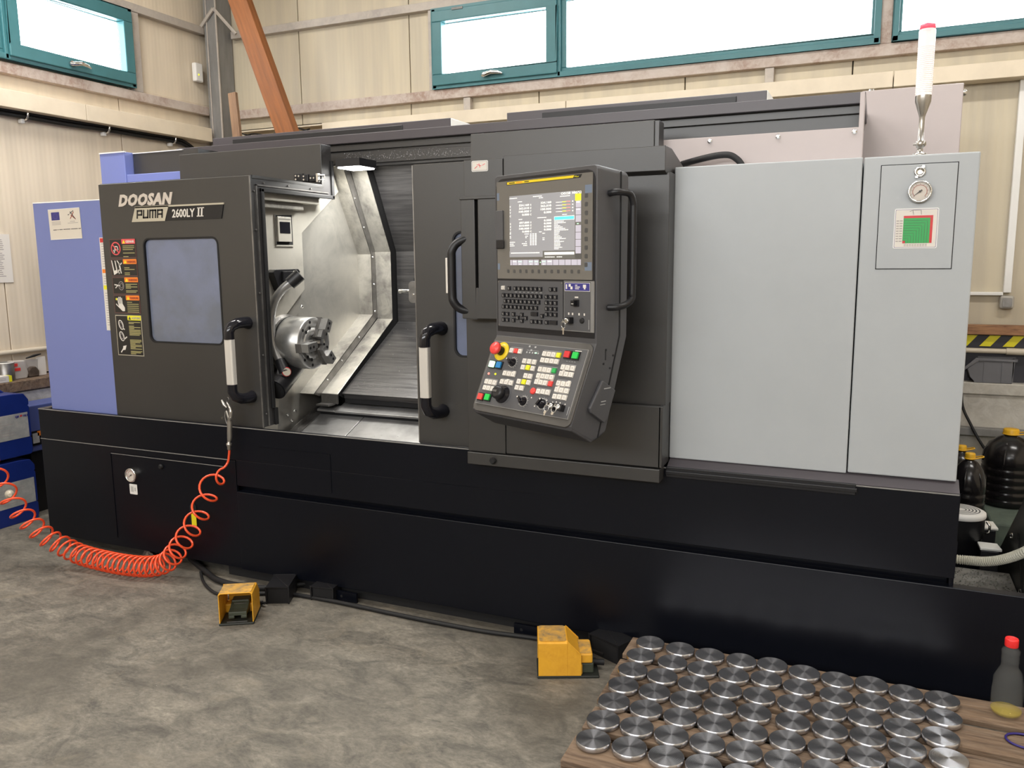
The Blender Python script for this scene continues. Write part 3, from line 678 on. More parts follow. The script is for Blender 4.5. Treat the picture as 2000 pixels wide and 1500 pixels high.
# ---- doors: front sheet, shelf, upper sheet, frame on the opening side
def lathe_door(x0, x1, side, win, yu=3.66, zt=2.21, label=None):
    d = MB('charcoal')
    wr = rrect(win[0], win[1], win[2], win[3], .035, 6)
    d.prism([(x0, .791), (x1, .791), (x1, 2.0), (x0, 2.0)], 3.100, 3.116, 'y', holes=[wr])
    d.box(x0, x1, 3.116, yu, 1.986, 2.0); d.box(x0, x1, yu, yu + .016, 1.986, zt)
    o = part(d, 'door', bev=.0035, label=label)
    ex = x1 if side > 0 else x0; f = MB('charcoal_side')
    prof = [(3.112, .795), (3.112, 1.990), (yu + .004, 1.990), (yu + .004, zt), (yu + .09, zt), (yu + .09, 1.935), (3.185, 1.935), (3.185, .885), (3.205, .83), (3.205, .795)]
    f.prism(prof, ex - side * .045, ex - side * .002, 'x')
    part(f, 'door_frame', o, bev=.002)
    f = MB('rubber')
    def strip(y0, y1, z0, z1): f.box(ex - side * .004, ex + side * .010, y0, y1, z0, z1)
    strip(3.170, 3.190, .88, 1.945); strip(3.186, 3.208, .795, .88); strip(3.170, yu + .095, 1.928, 1.948); strip(yu + .075, yu + .095, 1.93, 2.13)
    part(f, 'rubber_seal', o, bev=.003)
    f = MB('steel_mid'); f.box(ex - side * .002, ex + side * .003, 3.140, 3.148, .80, 1.962); f.box(ex - side * .002, ex + side * .003, 3.14, yu + .05, 1.956, 1.962)
    f.box(ex - side * .002, ex + side * .003, 3.100, 3.106, .795, 1.998)
    for z in (.86, 1.15, 1.45, 1.75, 1.93): f.lathe([(.005, 0), (.004, .004)], (ex, 3.128, z), (side, 0, 0), 8)
    for yy in (3.2, 3.38, 3.56): f.lathe([(.005, 0), (.004, .004)], (ex, yy, 1.972), (side, 0, 0), 8)
    part(f, 'seal_strip', o)
    f = MB('rubber'); f.prism(rrect(win[0] - .004, win[1] + .004, win[2] - .004, win[3] + .004, .039, 6), 3.0975, 3.114, 'y', holes=[rrect(win[0] + .004, win[1] - .004, win[2] + .004, win[3] - .004, .033, 6)])
    part(f, 'window_gasket', o, bev=.002)
    f = MB('window_milky'); f.prism(rrect(win[0] + .002, win[1] - .002, win[2] + .002, win[3] - .002, .034, 6), 3.110, 3.114, 'y'); part(f, 'window_pane', o)
    return o
DL = lathe_door(-3.689, -2.700, 1, (-3.402, -2.915, 1.196, 1.719), label='left sliding door with the maker name and a window')
DR = lathe_door(-1.820, -.918, -1, (-1.632, -1.15, 1.19, 1.715), zt=2.199, label='right sliding door, mostly behind the console column')
m = MB('charcoal_side'); m.box(-.918, -.897, 3.665, 3.75, 2.0, 2.197); part(m, 'door_frame', DR, bev=.002)
def bar_handle(parent, x):
    h = MB('alu_white'); h.prism(rrect(x - .0225, x + .0225, 2.985, 3.017, .008, 3), 1.020, 1.236, 'z'); part(h, 'handle_grip', parent, label='white aluminium grip')
    for s_ in (1, -1):
        zb = 1.236 if s_ > 0 else 1.020; c = MB('black_gloss')
        c.tube([(x, 3.001, zb), (x, 3.001, zb + s_ * .035), (x + .006, 3.010, zb + s_ * .060), (x + .018, 3.04, zb + s_ * .074), (x + .028, 3.075, zb + s_ * .076), (x + .030, 3.102, zb + s_ * .072)],
               [.0235, .024, .025, .026, .027, .031], 12); part(c, 'handle_bracket', parent, bev=0)
bar_handle(DL, -2.787); bar_handle(DR, -1.725)
# maker name and type plate
m = MB('letter_silver'); m.text('DOOSAN', -3.552, 3.0985, 1.888, .074, 'letter_silver', width=.372, shear=.28, bold=.0042, depth=.004, space=1.12); part(m, 'maker_lettering', DL)
m = MB('black'); m.prism([(-3.462, 1.806), (-2.878, 1.806), (-2.862, 1.870), (-3.446, 1.870)], 3.0955, 3.0995, 'y', 'black')
m.prism([(-3.464, 1.804), (-3.240, 1.804), (-3.208, 1.878), (-3.434, 1.878)], 3.0935, 3.0956, 'y', 'nameplate_gold'); m.prism([(-3.436, 1.872), (-2.858, 1.872), (-2.856, 1.880), (-3.434, 1.880)], 3.0935, 3.0996, 'y', 'nameplate_gold')
def squared(ch, x, z, w_, h_, t, y0):
    L = {'P': [((0, 0), (0, 1)), ((0, 1), (1, 1)), ((1, 1), (1, .42)), ((1, .42), (.3, .42))], 'U': [((0, 1), (0, 0)), ((0, 0), (1, 0)), ((1, 0), (1, 1))],
         'M': [((0, 0), (0, 1)), ((0, 1), (1, 1)), ((1, 1), (1, 0)), ((.5, 1), (.5, 0))], 'A': [((0, 0), (0, 1)), ((0, 1), (1, 1)), ((1, 1), (1, 0)), ((.25, .42), (1, .42))]}[ch]
    for (a, b), (c, d) in L:
        ex = t / 2 if a == c else 0; hx = t / 2 if a != c else 0
        p0 = (x + a * w_ + b * h_ * .16 - (hx if a < c else -hx), z + b * h_ - (ex if b < d else -ex)); p1 = (x + c * w_ + d * h_ * .16 + (hx if a < c else -hx), z + d * h_ + (ex if b < d else -ex))
        stroke(m, p0, p1, t, y0, 'black')
for k, (ch, wd) in enumerate((('P', .029), ('U', .029), ('M', .038), ('A', .030))): squared(ch, -3.424 + (0, .043, .086, .138)[k], 1.824, wd, .034, .0085, 3.0933)
m.text('2600LY', -3.190, 3.0945, 1.820, .055, 'paper_white', width=.150, shear=.10, bold=.0012)
x = -3.026
for bx in (0, .020): m.prism([(x + bx + .002, 1.822), (x + bx + .011, 1.822), (x + bx + .016, 1.860), (x + bx + .007, 1.860)], 3.0938, 3.0952, 'y', 'paper_white')
m.box(-3.030, -2.988, 3.0938, 3.0952, 1.819, 1.8235, 'paper_white'); m.box(-3.024, -2.981, 3.0938, 3.0952, 1.858, 1.8625, 'paper_white')
part(m, 'type_plate', DL, label='slanted gold and black type plate')
# warning stickers
def sticker(z0, z1, head, word, kind, lines, border='sticker_brown', x0=-3.640, x1=-3.455):
    s = MB('sticker_black'); y = 3.0990; H = z1 - z0
    s.box(x0, x1, y - .0010, y + .0005, z0, z1, border); s.box(x0 + .004, x1 - .004, y - .0015, y - .001, z0 + .004, z1 - .004, 'sticker_black')
    xm = x0 + .092; hz = z1 - .026
    s.prism(rrect(xm - .004, x1 - .002, hz, z1 - .001, .004, 3), y - .0020, y - .0015, 'y', head)
    s.prism([(xm + .002, hz + .003), (xm + .022, hz + .003), (xm + .012, hz + .021)], y - .0024, y - .0020, 'y', 'key_yellow' if head != 'key_yellow' else 'ink')
    s.text(word, xm + .026, y - .0024, hz + .006, .016, 'sticker_white' if head == 'salmon' else 'brick_red' if head == 'orange' else 'ink_soft', width=.060, bold=.0006, depth=.0006)
    random.seed(len(word) + int(z0 * 1000)); z = hz - .009
    while z > z0 + .008:
        if random.random() > .12: s.box(xm + .002, x1 - .010 - random.choice((0, 0, 0, .01, .045)), y - .0020, y - .0015, z - .0032, z + .0006, 'sticker_text')
        z -= lines
    cx, cz = x0 + .044, (z0 + z1) / 2
    if kind == 'ban':
        s.lathe([(.034, 0), (.034, .0006), (.028, .0006), (.028, 0)], (cx, y - .0015, cz), (0, -1, 0), 28, 'salmon', smooth=False, caps=False)
        stroke(s, (cx - .021, cz + .021), (cx + .021, cz - .021), .006, y - .0026, 'salmon')
        stroke(s, (cx - .018, cz - .012), (cx + .004, cz - .004), .008, y - .0016, 'sticker_white'); stroke(s, (cx - .012, cz - .022), (cx - .006, cz + .004), .006, y - .0016, 'sticker_white')
        stroke(s, (cx - .006, cz + .010), (cx + .012, cz + .010), .005, y - .0016, 'sticker_white'); stroke(s, (cx + .012, cz + .010), (cx + .016, cz - .008), .005, y - .0016, 'sticker_white')
    elif kind == 'door':
        s.prism([(cx - .040, cz + .038), (cx - .026, cz - .038), (cx + .002, cz - .026), (cx - .010, cz + .036), (cx - .016, cz + .036), (cx - .008, cz - .012), (cx - .022, cz - .016), (cx - .034, cz + .036)], y - .0021, y - .0016, 'y', 'sticker_white')
        for a, b, t in (((.002, .036), (.022, .012), .005), ((.034, .024), (.018, .010), .005), ((.016, .020), (.022, -.012), .009), ((.022, -.012), (.006, -.014), .006), ((.006, -.014), (.012, -.032), .005), ((.022, -.010), (.026, -.030), .006)):
            stroke(s, (cx + a[0], cz + a[1]), (cx + b[0], cz + b[1]), t, y - .0016, 'sticker_white')
    elif kind == 'tool':
        for k in range(10):
            a0, a1 = R(36 * k), R(36 * (k + 1))
            stroke(s, (cx + .018 + .018 * math.cos(a0), cz + .022 * math.sin(a0)), (cx + .018 + .018 * math.cos(a1), cz + .022 * math.sin(a1)), .003, y - .0016, 'ink_soft')
            stroke(s, (cx + .020 + .010 * math.cos(a0), cz + .012 * math.sin(a0)), (cx + .020 + .010 * math.cos(a1), cz + .012 * math.sin(a1)), .002, y - .0016, 'ink_soft')
        stroke(s, (cx - .030, cz + .006), (cx + .010, cz), .006, y - .0016, 'sticker_white'); stroke(s, (cx - .024, cz - .012), (cx - .008, cz), .005, y - .0016, 'sticker_white')
    elif kind == 'hand':
        s.prism([(cx - .010, cz + .002), (cx + .016, cz + .004), (cx + .032, cz - .018), (cx + .030, cz - .036), (cx + .014, cz - .036), (cx - .030, cz - .002), (cx - .028, cz + .004), (cx - .012, cz - .010)], y - .0021, y - .0016, 'y', 'sticker_white')
        for k, (dx, L) in enumerate(((-.012, .032), (-.004, .038), (.005, .038), (.013, .033))): stroke(s, (cx + dx + .002, cz - .002), (cx + dx - .003 + k * .0012, cz + L), .0055, y - .0016, 'sticker_white')
        s.lathe([(.006, 0), (.006, .0006)], (cx - .024, y - .0016, cz + .026), (0, -1, 0), 10, 'key_yellow')
    else:
        for dz in (.055, -.005):
            for rr, t in ((.024, .005), (.014, .003)):
                for k in range(12):
                    a0, a1 = R(30 * k), R(30 * (k + 1)); P = lambda a: (cx - .006 + rr * .62 * math.cos(a) - rr * .25 * math.sin(a), cz + dz + rr * math.sin(a))
                    stroke(s, P(a0), P(a1), t, y - .0016, 'ink_soft' if rr < .02 else 'sticker_white')
            stroke(s, (cx + .006, cz + dz - .018), (cx + .018 + (.012 if dz < 0 else 0), cz + dz - (.024 if dz > 0 else .002)), .006, y - .0016, 'sticker_white')
        stroke(s, (cx - .020, cz - .090), (cx - .002, cz - .070), .006, y - .0016, 'sticker_white'); s.prism([(cx - .006, cz - .078), (cx + .012, cz - .076), (cx + .022, cz - .052), (cx - .002, cz - .056)], y - .0022, y - .0016, 'y', 'sticker_white')
    part(s, 'warning_label', DL)
sticker(1.625, 1.722, 'salmon', 'GEFAHR', 'ban', .0090)
sticker(1.532, 1.620, 'orange', 'WARNUNG', 'door', .0088)
sticker(1.438, 1.527, 'orange', 'WARNUNG', 'tool', .0068)
sticker(1.340, 1.434, 'orange', 'WARNUNG', 'hand', .0100)
sticker(1.118, 1.330, 'key_yellow', 'ACHTUNG', 'chuck', .0066, border='nameplate_gold')
# door switch on the upper left sheet
m = MB('black'); m.box(-2.868, -2.812, 3.640, 3.658, 2.020, 2.062); m.box(-2.808, -2.775, 3.64, 3.658, 2.018, 2.056); m.box(-2.77, -2.715, 3.64, 3.658, 2.016, 2.050); part(m, 'door_switch', DL, bev=.003)
m = MB('chrome')
for x, z in ((-2.852, 2.05), (-2.852, 2.032), (-2.832, 2.048), (-2.80, 2.045), (-2.80, 2.028), (-2.755, 2.034), (-2.735, 2.034)): m.lathe([(.006, 0), (.005, .006)], (x, 3.640, z), (0, -1, 0), 8)
m.box(-2.716, -2.704, 3.63, 3.65, 2.012, 2.056); m.tube([(-2.704, 3.64, 2.046), (-2.668, 3.64, 2.046), (-2.668, 3.64, 2.022), (-2.704, 3.64, 2.022)], .0035, 6, smooth=False); part(m, 'switch_latch', DL)

# roof
m = MB('roof_dark'); m.box(-3.95, -.072, 3.90, 4.80, 2.240, 2.288); roof = part(m, 'roof', bev=.003)
m = MB('charcoal_side'); m.box(-3.95, -.072, 3.955, 3.975, 2.135, 2.240); m.box(-3.95, -.072, 3.935, 3.955, 2.205, 2.24); m.box(-3.95, -.9, 3.975, 4.75, 2.12, 2.14); m.box(-3.95, -3.93, 3.975, 4.8, .8, 2.24); m.box(-3.95, -.07, 4.78, 4.8, .5, 2.24); part(m, 'header_panel', bev=.002)
for x0, x1, i0 in ((-3.937, -2.211, -3.77), (-1.867, -.512, -1.66)):
    h = MB('roof_dark'); h.box(x0, x1, 4.20, 4.74, 2.288, 2.384); h.box(x1 - .001, x1 + .004, 4.202, 4.74, 2.29, 2.383, 'edge_white'); ho = part(h, 'roof_hatch', bev=.003)  # white end plate paints the brightly lit side of the dark hatch
    h = MB('black'); h.box(i0, x1 - (.31 if x1 < -2 else .14), 4.194, 4.20, 2.318, 2.368); part(h, 'hatch_slot', ho, bev=.004)
m = MB('cover_warm'); m.box(-.935, -.072, 3.75, 3.766, 1.60, 2.123); m.box(-.09, -.072, 3.75, 3.9, 1.6, 2.26)
part(m, 'rear_cover', bev=.002, label='pale grey cover with screws behind the front panels')
for x in (-.692, -.405, -.105):
    m = MB('chrome'); m.lathe([(.011, 0), (.009, .006), (.004, .007)], (x, 3.75, 2.105), (0, -1, 0), 12); part(m, 'cover_screw')
m = MB('cover_warm'); m.box(-.100, .338, 4.50, 4.85, .80, 2.396); part(m, 'electrical_cabinet', bev=.004, label='tall pale cabinet at the rear right')
m = MB('chrome'); m.lathe([(.016, 0), (.016, .012), (.01, .018)], (.338, 4.56, 2.36), (1, 0, 0), 12); m.lathe([(.014, 0), (.012, .014)], (-.06, 4.56, 2.396), (0, 0, 1), 12); part(m, 'cabinet_bolt')
# grey front covers on the right
m = MB('cover_grey'); m.box(-.702, -.0555, 3.12, 3.745, .822, 1.934); part(m, 'front_cover', bev=.004)
m = MB('cover_grey'); m.box(-.0515, .297, 3.12, 4.498, .826, 1.933); fc = part(m, 'front_cover', bev=.005)
m = MB('shadow_black'); m.prism([(.002, 1.554), (.236, 1.554), (.236, 1.904), (.002, 1.904)], 3.1185, 3.1205, 'y'); part(m, 'hatch_gap', fc)
m = MB('cover_grey'); m.box(.0045, .2335, 3.1165, 3.119, 1.5565, 1.9015); part(m, 'inspection_hatch', fc, bev=.001)
m = MB('chrome'); m.lathe([(.018, 0), (.018, .005), (.012, .009), (.012, .004), (.006, .004)], (.122, 3.1165, 1.876), (0, -1, 0), 20)
for a in (60, 240): m.box(.122 + .019 * math.cos(R(a)) - .004, .122 + .019 * math.cos(R(a)) + .004, 3.108, 3.1165, 1.876 + .019 * math.sin(R(a)) - .004, 1.876 + .019 * math.sin(R(a)) + .004)
part(m, 'hatch_lock', fc)
gauge('b', fc, .125, 3.1165, 1.811, .037, 218, 2)
s = MB('white'); y = 3.1160; x0, x1, z0, z1 = .053, .187, 1.624, 1.757
s.prism(rrect(x0, x1, z0, z1, .005), y - .001, y + .0005, 'y', 'edge_white'); s.prism(rrect(x0 + .003, x1 - .003, z0 + .003, z1 - .003, .003), y - .0012, y - .001, 'y', 'flag_ring'); s.prism(rrect(x0 + .0042, x1 - .0042, z0 + .0042, z1 - .0042, .003), y - .0015, y - .0012, 'y', 'paper_white')
gx0, gx1, gz0, gz1 = x0 + .0285, x1 - .0165, z0 + .0175, z1 - .024
s.box(gx0, gx1, y - .0020, y - .0015, gz0, gz1, 'red'); s.box(gx0, gx1 - .008, y - .0025, y - .002, gz0, gz1 - .008, 'green')
s.box(gx0, gx0 + .008, y - .003, y - .0025, gz0, gz0 + .008, 'red')
for k in range(1, 10):
    q = k / 10; xa = gx0 + (gx1 - .008 - gx0) * q; za = gz0 + (gz1 - .008 - gz0) * q
    s.box(xa, xa + .0008, y - .0028, y - .0025, gz0, za, 'ink'); s.box(gx0, xa, y - .0028, y - .0025, za, za + .0008, 'ink')
    s.box(x0 + .007, x0 + .015, y - .0018, y - .0015, gz0 + q * .085 - .003, gz0 + q * .085, 'ink_soft'); s.box(x0 + .017, x0 + .026, y - .0018, y - .0015, gz0 + q * .085 - .003, gz0 + q * .085, 'ink_soft')
    s.box(gx0 + q * .08 - .003, gx0 + q * .08 + .003, y - .0018, y - .0015, z0 + .012, z0 + .014, 'ink_soft'); s.box(gx0 + q * .08 - .003, gx0 + q * .08 + .003, y - .0018, y - .0015, z0 + .0075, z0 + .0095, 'ink_soft')
for a, b in (((.055, -.006), (.080, -.006)), ((.080, -.006), (.082, -.021)), ((.055, -.006), (.058, -.021)), ((.046, -.010), (.055, -.006))): stroke(s, (x0 + a[0], z1 + a[1]), (x0 + b[0], z1 + b[1]), .0009, y - .0016, 'ink')
part(s, 'pressure_chart', fc)
# console column
m = MB('charcoal'); m.box(-1.525, -1.354, 3.0, 3.13, .806, 1.992); m.box(-1.525, -1.49, 3.004, 3.13, .806, 1.985)
m.box(-1.350, -.710, 3.0, 3.13, .808, 1.045); m.box(-1.350, -.7, 3.03, 3.13, 1.045, 1.91)
m.prism([(3.0, 1.912), (3.0, 2.0), (3.10, 2.0), (3.30, 1.955), (3.30, 1.90), (3.03, 1.90)], -1.350, -.710, 'x')
m.prism([(3.03, 1.905), (3.06, 1.052), (3.0, 1.045), (3.0, .808), (3.118, .808), (3.118, 1.905)], -.718, -.703, 'x')
m.box(-1.354, -1.350, 3.004, 3.1, .81, 1.99, 'shadow_black')
col = part(m, 'console_column', bev=.004, label='tall charcoal column that carries the console')
m = MB('charcoal'); m.box(-1.527, -.709, 2.992, 3.07, .7505, .803); part(m, 'column_foot', col, bev=.003)
m = MB('rubber'); m.lathe([(.012, 0), (.015, .01), (.010, .018)], (-1.405, 2.992, .776), (0, -1, 0), 8, smooth=False); part(m, 'foot_knob', col)
m = MB('white'); m.prism(rrect(-1.488, -1.416, 1.945, 1.987, .006), 2.997, 3.0, 'y'); m.prism(rrect(-1.485, -1.419, 1.948, 1.984, .004), 2.9965, 2.997, 'y', 'ink_soft'); m.prism(rrect(-1.4835, -1.4205, 1.9495, 1.9825, .004), 2.996, 2.9965, 'y', 'paper_white')
for a, b in (((-1.474, 1.957), (-1.462, 1.966)), ((-1.464, 1.972), (-1.444, 1.966)), ((-1.455, 1.976), (-1.450, 1.960)), ((-1.440, 1.968), (-1.428, 1.974))): stroke(m, a, b, .0022, 2.9962, 'salmon')
part(m, 'column_label', col)
m = MB('charcoal'); m.box(-1.507, -1.445, 2.93, 3.0, 1.366, 1.835); m.box(-1.432, -1.20, 2.93, 3.0, 1.366, 1.835); m.box(-1.445, -1.432, 2.93, 3.0, 1.366, 1.49); m.box(-1.445, -1.432, 2.955, 3.0, 1.49, 1.835, 'shadow_black'); m.box(-1.510, -1.20, 2.925, 3.0, 1.832, 1.845)
cb = part(m, 'arm_housing', col, bev=.003)
m = MB('black'); m.tube(spline([(-1.49, 2.945, 1.682), (-1.525, 2.93, 1.665), (-1.543, 2.92, 1.635), (-1.545, 2.92, 1.60), (-1.545, 2.92, 1.47), (-1.540, 2.92, 1.435), (-1.520, 2.93, 1.408), (-1.485, 2.945, 1.395)], 5), .017, 12); part(m, 'grab_handle', col)
m = MB('alu_white'); m.box(-1.566, -1.557, 2.905, 2.925, 1.468, 1.608); part(m, 'handle_insert', col, bev=.002)
# swing arm and cable from the column to the console
m = MB('charcoal_side'); m.tube([(-1.1, 3.03, 1.60), (-1.0, 2.86, 1.60)], .055, 14); part(m, 'swing_arm', col)
m = MB('rubber'); m.tube(spline([(-.95, 3.55, 1.93), (-.88, 3.78, 2.0), (-.72, 3.68, 2.022), (-.62, 3.68, 2.035), (-.57, 3.68, 2.02), (-.535, 3.68, 1.97), (-.53, 3.68, 1.86)], 8), .014, 10); part(m, 'power_cable')

# signal tower
m = MB('gun_metal'); x, y = .119, 3.15
m.lathe([(.022, 0), (.022, .004), (.010, .008), (.009, .024), (.0135, .026), (.0135, .046), (.009, .049), (.0088, .122), (.011, .130), (.0245, .172), (.0250, .192)], (x, y, 1.934), n=20); m.cyl((x - .022, y, 1.970), (x - .010, y, 1.970), .004, 8); m.lathe([(.008, -.012), (.008, .016)], (x, y, 1.970), (1, -.4, 0), 12); tw = part(m, 'signal_tower')
m = MB('tower_clear'); m.lathe([(.0250, 0), (.0255, .205), (.0240, .209)], (x, y, 2.126), n=24); part(m, 'lens', tw)
m = MB('tower_core'); m.lathe([(.003, .05), (.006, .10), (.0055, .19), (.002, .20)], (x, y, 2.126), n=12); part(m, 'lamp_core', tw)
m = MB('edge_white')
for k in range(24): m.lathe([(.0257, 0), (.0262, .0010), (.0257, .002)], (x, y, 2.135 + k * .0062), n=20, caps=False)
part(m, 'lens_rib', tw, kind='stuff')
m = MB('tower_top'); m.lathe([(.020, 0), (.0245, .004), (.024, .014), (.016, .018), (.004, .018)], (x, y, 2.335), n=20); part(m, 'lens_cap', tw)

# ---- inside the machining chamber
IW = -2.80
m = MB('stainless'); m.prism([(3.12, .50), (3.76, .70), (3.76, .86), (3.62, .90), (4.13, 1.28), (4.13, 1.637), (3.90, 2.12), (3.76, 2.12), (3.76, 1.93), (3.12, 1.93)], IW - .03, IW - .014, 'x', 'stainless_grey')
inner = part(m, 'spindle_wall', label='bright stainless wall behind the chuck')
m = MB('stainless'); m.prism([(3.12, .60), (3.12, 1.93), (3.76, 1.93), (3.76, 2.12), (3.875, 2.12), (3.935, 1.985), (3.592, 1.749), (3.592, 1.45), (3.40, 1.30), (3.30, .60)], IW - .0138, IW + .006, 'x'); part(m, 'wall_plate', inner, bev=.002)
m = MB('stainless_dirty')
def ring(mb, profA, profB, x, mt=None, e=.004):
    """flat band between two profiles at x"""
    n = len(profA); vs = [(x, *p) for p in profA] + [(x, *p) for p in profB]
    mb.add(vs, [(i, i + 1, n + i + 1, n + i) for i in range(n - 1)], mt)
def sheet(mb, prof, x0, x1, mt=None, t=.004):
    """bent sheet following a profile in y-z, with thickness"""
    for (a, b) in zip(prof[:-1], prof[1:]):
        dy, dz = b[0] - a[0], b[1] - a[1]; L = math.hypot(dy, dz); ny, nz = dz / L * t, -dy / L * t
        mb.prism([a, b, (b[0] + ny, b[1] + nz), (a[0] + ny, a[1] + nz)], x0, x1, 'x', mt)
PA = [(3.535, .895), (4.13, 1.282), (4.13, 1.637), (3.88, 2.12)]
PB = [(3.605, .889), (4.178, 1.254), (4.178, 1.650), (3.945, 2.12)]
PC = [(3.640, .888), (4.240, 1.236), (4.240, 1.652), (4.005, 2.14)]
sheet(m, PA, IW - .014, -2.722); part(m, 'inner_flange', inner)
m = MB('stainless_dirty'); ring(m, PA, [(p[0] + .05, p[1] - .02 + (.04 if p[1] > 1.5 else 0)) for p in PA], -2.722, 'steel_mid'); part(m, 'flange_step', inner)
m = MB('stainless_dirty'); sheet(m, PB, -2.722, -2.617); m.box(-2.722, -2.617, 3.598, 3.612, .835, .889, 'steel_mid'); m.box(-2.722, -2.640, 3.55, 3.612, .828, .838, 'steel_mid'); part(m, 'outer_flange', inner, bev=.0015)
m = MB('shadow_black'); ring(m, [(p[0] + .004, p[1] - .004) for p in PB], [(PC[i][0] + .02, PC[i][1] - .03) for i in range(4)], -2.619, 'shadow_black'); part(m, 'shadow_gap', inner)
m = MB('chrome')
for yy, z in ((3.66, .955), (3.80, 1.045), (3.98, 1.16), (4.155, 1.30), (4.155, 1.46), (4.15, 1.62), (4.07, 1.79), (3.99, 1.95), (3.63, .87), (3.60, .83)): m.lathe([(.007, 0), (.005, .005)], (-2.7225, yy, z), (1, 0, 0), 8)
for yy, z in ((3.40, .80), (3.46, .81), (3.43, .765), (3.36, 1.44), (3.56, 1.36)): m.lathe([(.009, 0), (.007, .006), (.003, .006)], (IW + .006, yy, z), (1, 0, 0), 10)
part(m, 'wall_screw', inner)
# way covers
m = MB('way_cover'); sheet(m, PC[:2], -2.615, -.9, t=.01); part(m, 'bed_cover', inner, label='dark sloping bed cover')
m = MB('way_cover'); sheet(m, PC[1:3], -2.615, -.9, t=.01); part(m, 'way_cover')
m = MB('way_cover'); sheet(m, PC[2:], -2.615, -.9, t=.01); part(m, 'upper_cover')
m = MB('way_cover'); sheet(m, [(3.640, .862), (3.640, .888)], -2.60, -.9, t=.006); m.box(-2.60, -.9, 3.646, 3.75, .835, .860, 'shadow_black'); part(m, 'bed_lip')
m = MB('bed_steel'); m.prism([(3.60, .798), (3.73, .838), (3.73, .825), (3.60, .786)], -2.64, -.9, 'x'); m.prism([(3.60, .800), (3.66, .815), (3.66, .803), (3.60, .788)], -2.755, -2.642, 'x'); part(m, 'bed_ledge', bev=.002)
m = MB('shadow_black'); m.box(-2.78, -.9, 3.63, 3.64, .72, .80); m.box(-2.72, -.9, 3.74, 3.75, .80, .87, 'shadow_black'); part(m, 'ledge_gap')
# chute floor plates
for x0, x1 in ((-2.76, -2.475), (-2.470, -1.93), (-1.925, -1.2)):
    m = MB('bed_steel'); m.prism([(3.095, .552), (3.63, .768), (3.63, .758), (3.095, .542)], x0, x1, 'x'); part(m, 'chute_plate', bev=.0015)
m = MB('steel_mid'); m.prism([(3.10, .552), (3.70, .795), (3.70, .825), (3.10, .600)], IW + .0065, IW + .012, 'x'); m.prism([(3.10, .556), (3.63, .770), (3.63, .776), (3.10, .562)], IW + .012, -2.755, 'x')
part(m, 'floor_angle', inner)
# display box in a recess
m = MB('shadow_black'); m.prism([(3.378, 1.684), (3.512, 1.680), (3.512, 1.838), (3.378, 1.832)], IW + .0062, IW + .008, 'x'); m.box(IW + .008, IW + .012, 3.372, 3.380, 1.68, 1.836, 'steel_mid'); m.box(IW + .008, IW + .012, 3.372, 3.514, 1.676, 1.684, 'stainless'); part(m, 'display_recess', inner)
m = MB('stainless'); m.box(IW + .006, IW + .022, 3.384, 3.488, 1.70, 1.825); m.box(IW + .022, IW + .024, 3.396, 3.476, 1.742, 1.800, 'black_gloss'); m.box(IW + .022, IW + .0235, 3.39, 3.482, 1.812, 1.815, 'ink'); part(m, 'wall_display', inner, bev=.002)
m = MB('stainless'); m.box(IW + .006, IW + .075, 3.16, 3.66, 1.896, 1.938); part(m, 'guide_rail', inner, bev=.003)
m = MB('stainless_dirty'); m.box(IW + .006, IW + .05, 3.16, 3.56, 1.862, 1.896); part(m, 'guide_lip', inner, bev=.004)
# spindle and chuck
CX, CY, CZ = -2.605, 3.405, 1.185
m = MB('steel_mid'); m.lathe([(.145, 0), (.145, .02), (.120, .035), (.118, .05)], (IW + .004, CY, CZ), (1, 0, 0), 40)
for k in range(8):
    a = R(45 * k + 20); m.lathe([(.007, 0), (.006, .006)], (IW + .024, CY + .132 * math.cos(a), CZ + .132 * math.sin(a)), (1, 0, 0), 8, 'shadow_black')
part(m, 'spindle_flange', inner)
m = MB('chuck_steel'); m.lathe([(.125, -.175), (.133, -.168), (.133, -.006), (.127, 0), (.085, 0), (.085, -.003), (.080, -.003), (.080, 0), (.045, 0), (.045, -.02), (.02, -.02)], (CX, CY, CZ), (1, 0, 0), 56)
m.lathe([(.1335, -.150), (.1335, -.140)], (CX, CY, CZ), (1, 0, 0), 48, 'shadow_black', caps=False)
for k in range(3):
    a0 = 60 + 120 * k + 2
    for rr, da in ((.085, 48), (.112, 42), (.085, 72), (.112, 78)):
        a = R(a0 + da); m.lathe([(.008, 0), (.0082, .0008)], (CX, CY + rr * math.cos(a), CZ + rr * math.sin(a)), (1, 0, 0), 10, 'shadow_black')
chuck = part(m, 'chuck', label='three-jaw steel chuck')
for k, ad in enumerate((62, 186, 310)):
    j = MB('chuck_steel'); a = R(ad)
    j.M = Matrix.Translation((CX, CY, CZ)) @ Matrix.Rotation(a, 4, 'X')
    j.box(-.012, .020, .025, .136, -.023, .023, 'steel_mid'); j.box(.020, .062, .070, .130, -.021, .021); j.box(.020, .045, .030, .070, -.016, .016)
    for rr in (.085, .112): j.lathe([(.0075, 0), (.0078, .0008)], (.062, rr, 0), (1, 0, 0), 10, 'shadow_black')
    j.M = None; part(j, 'chuck_jaw', chuck, bev=.002)
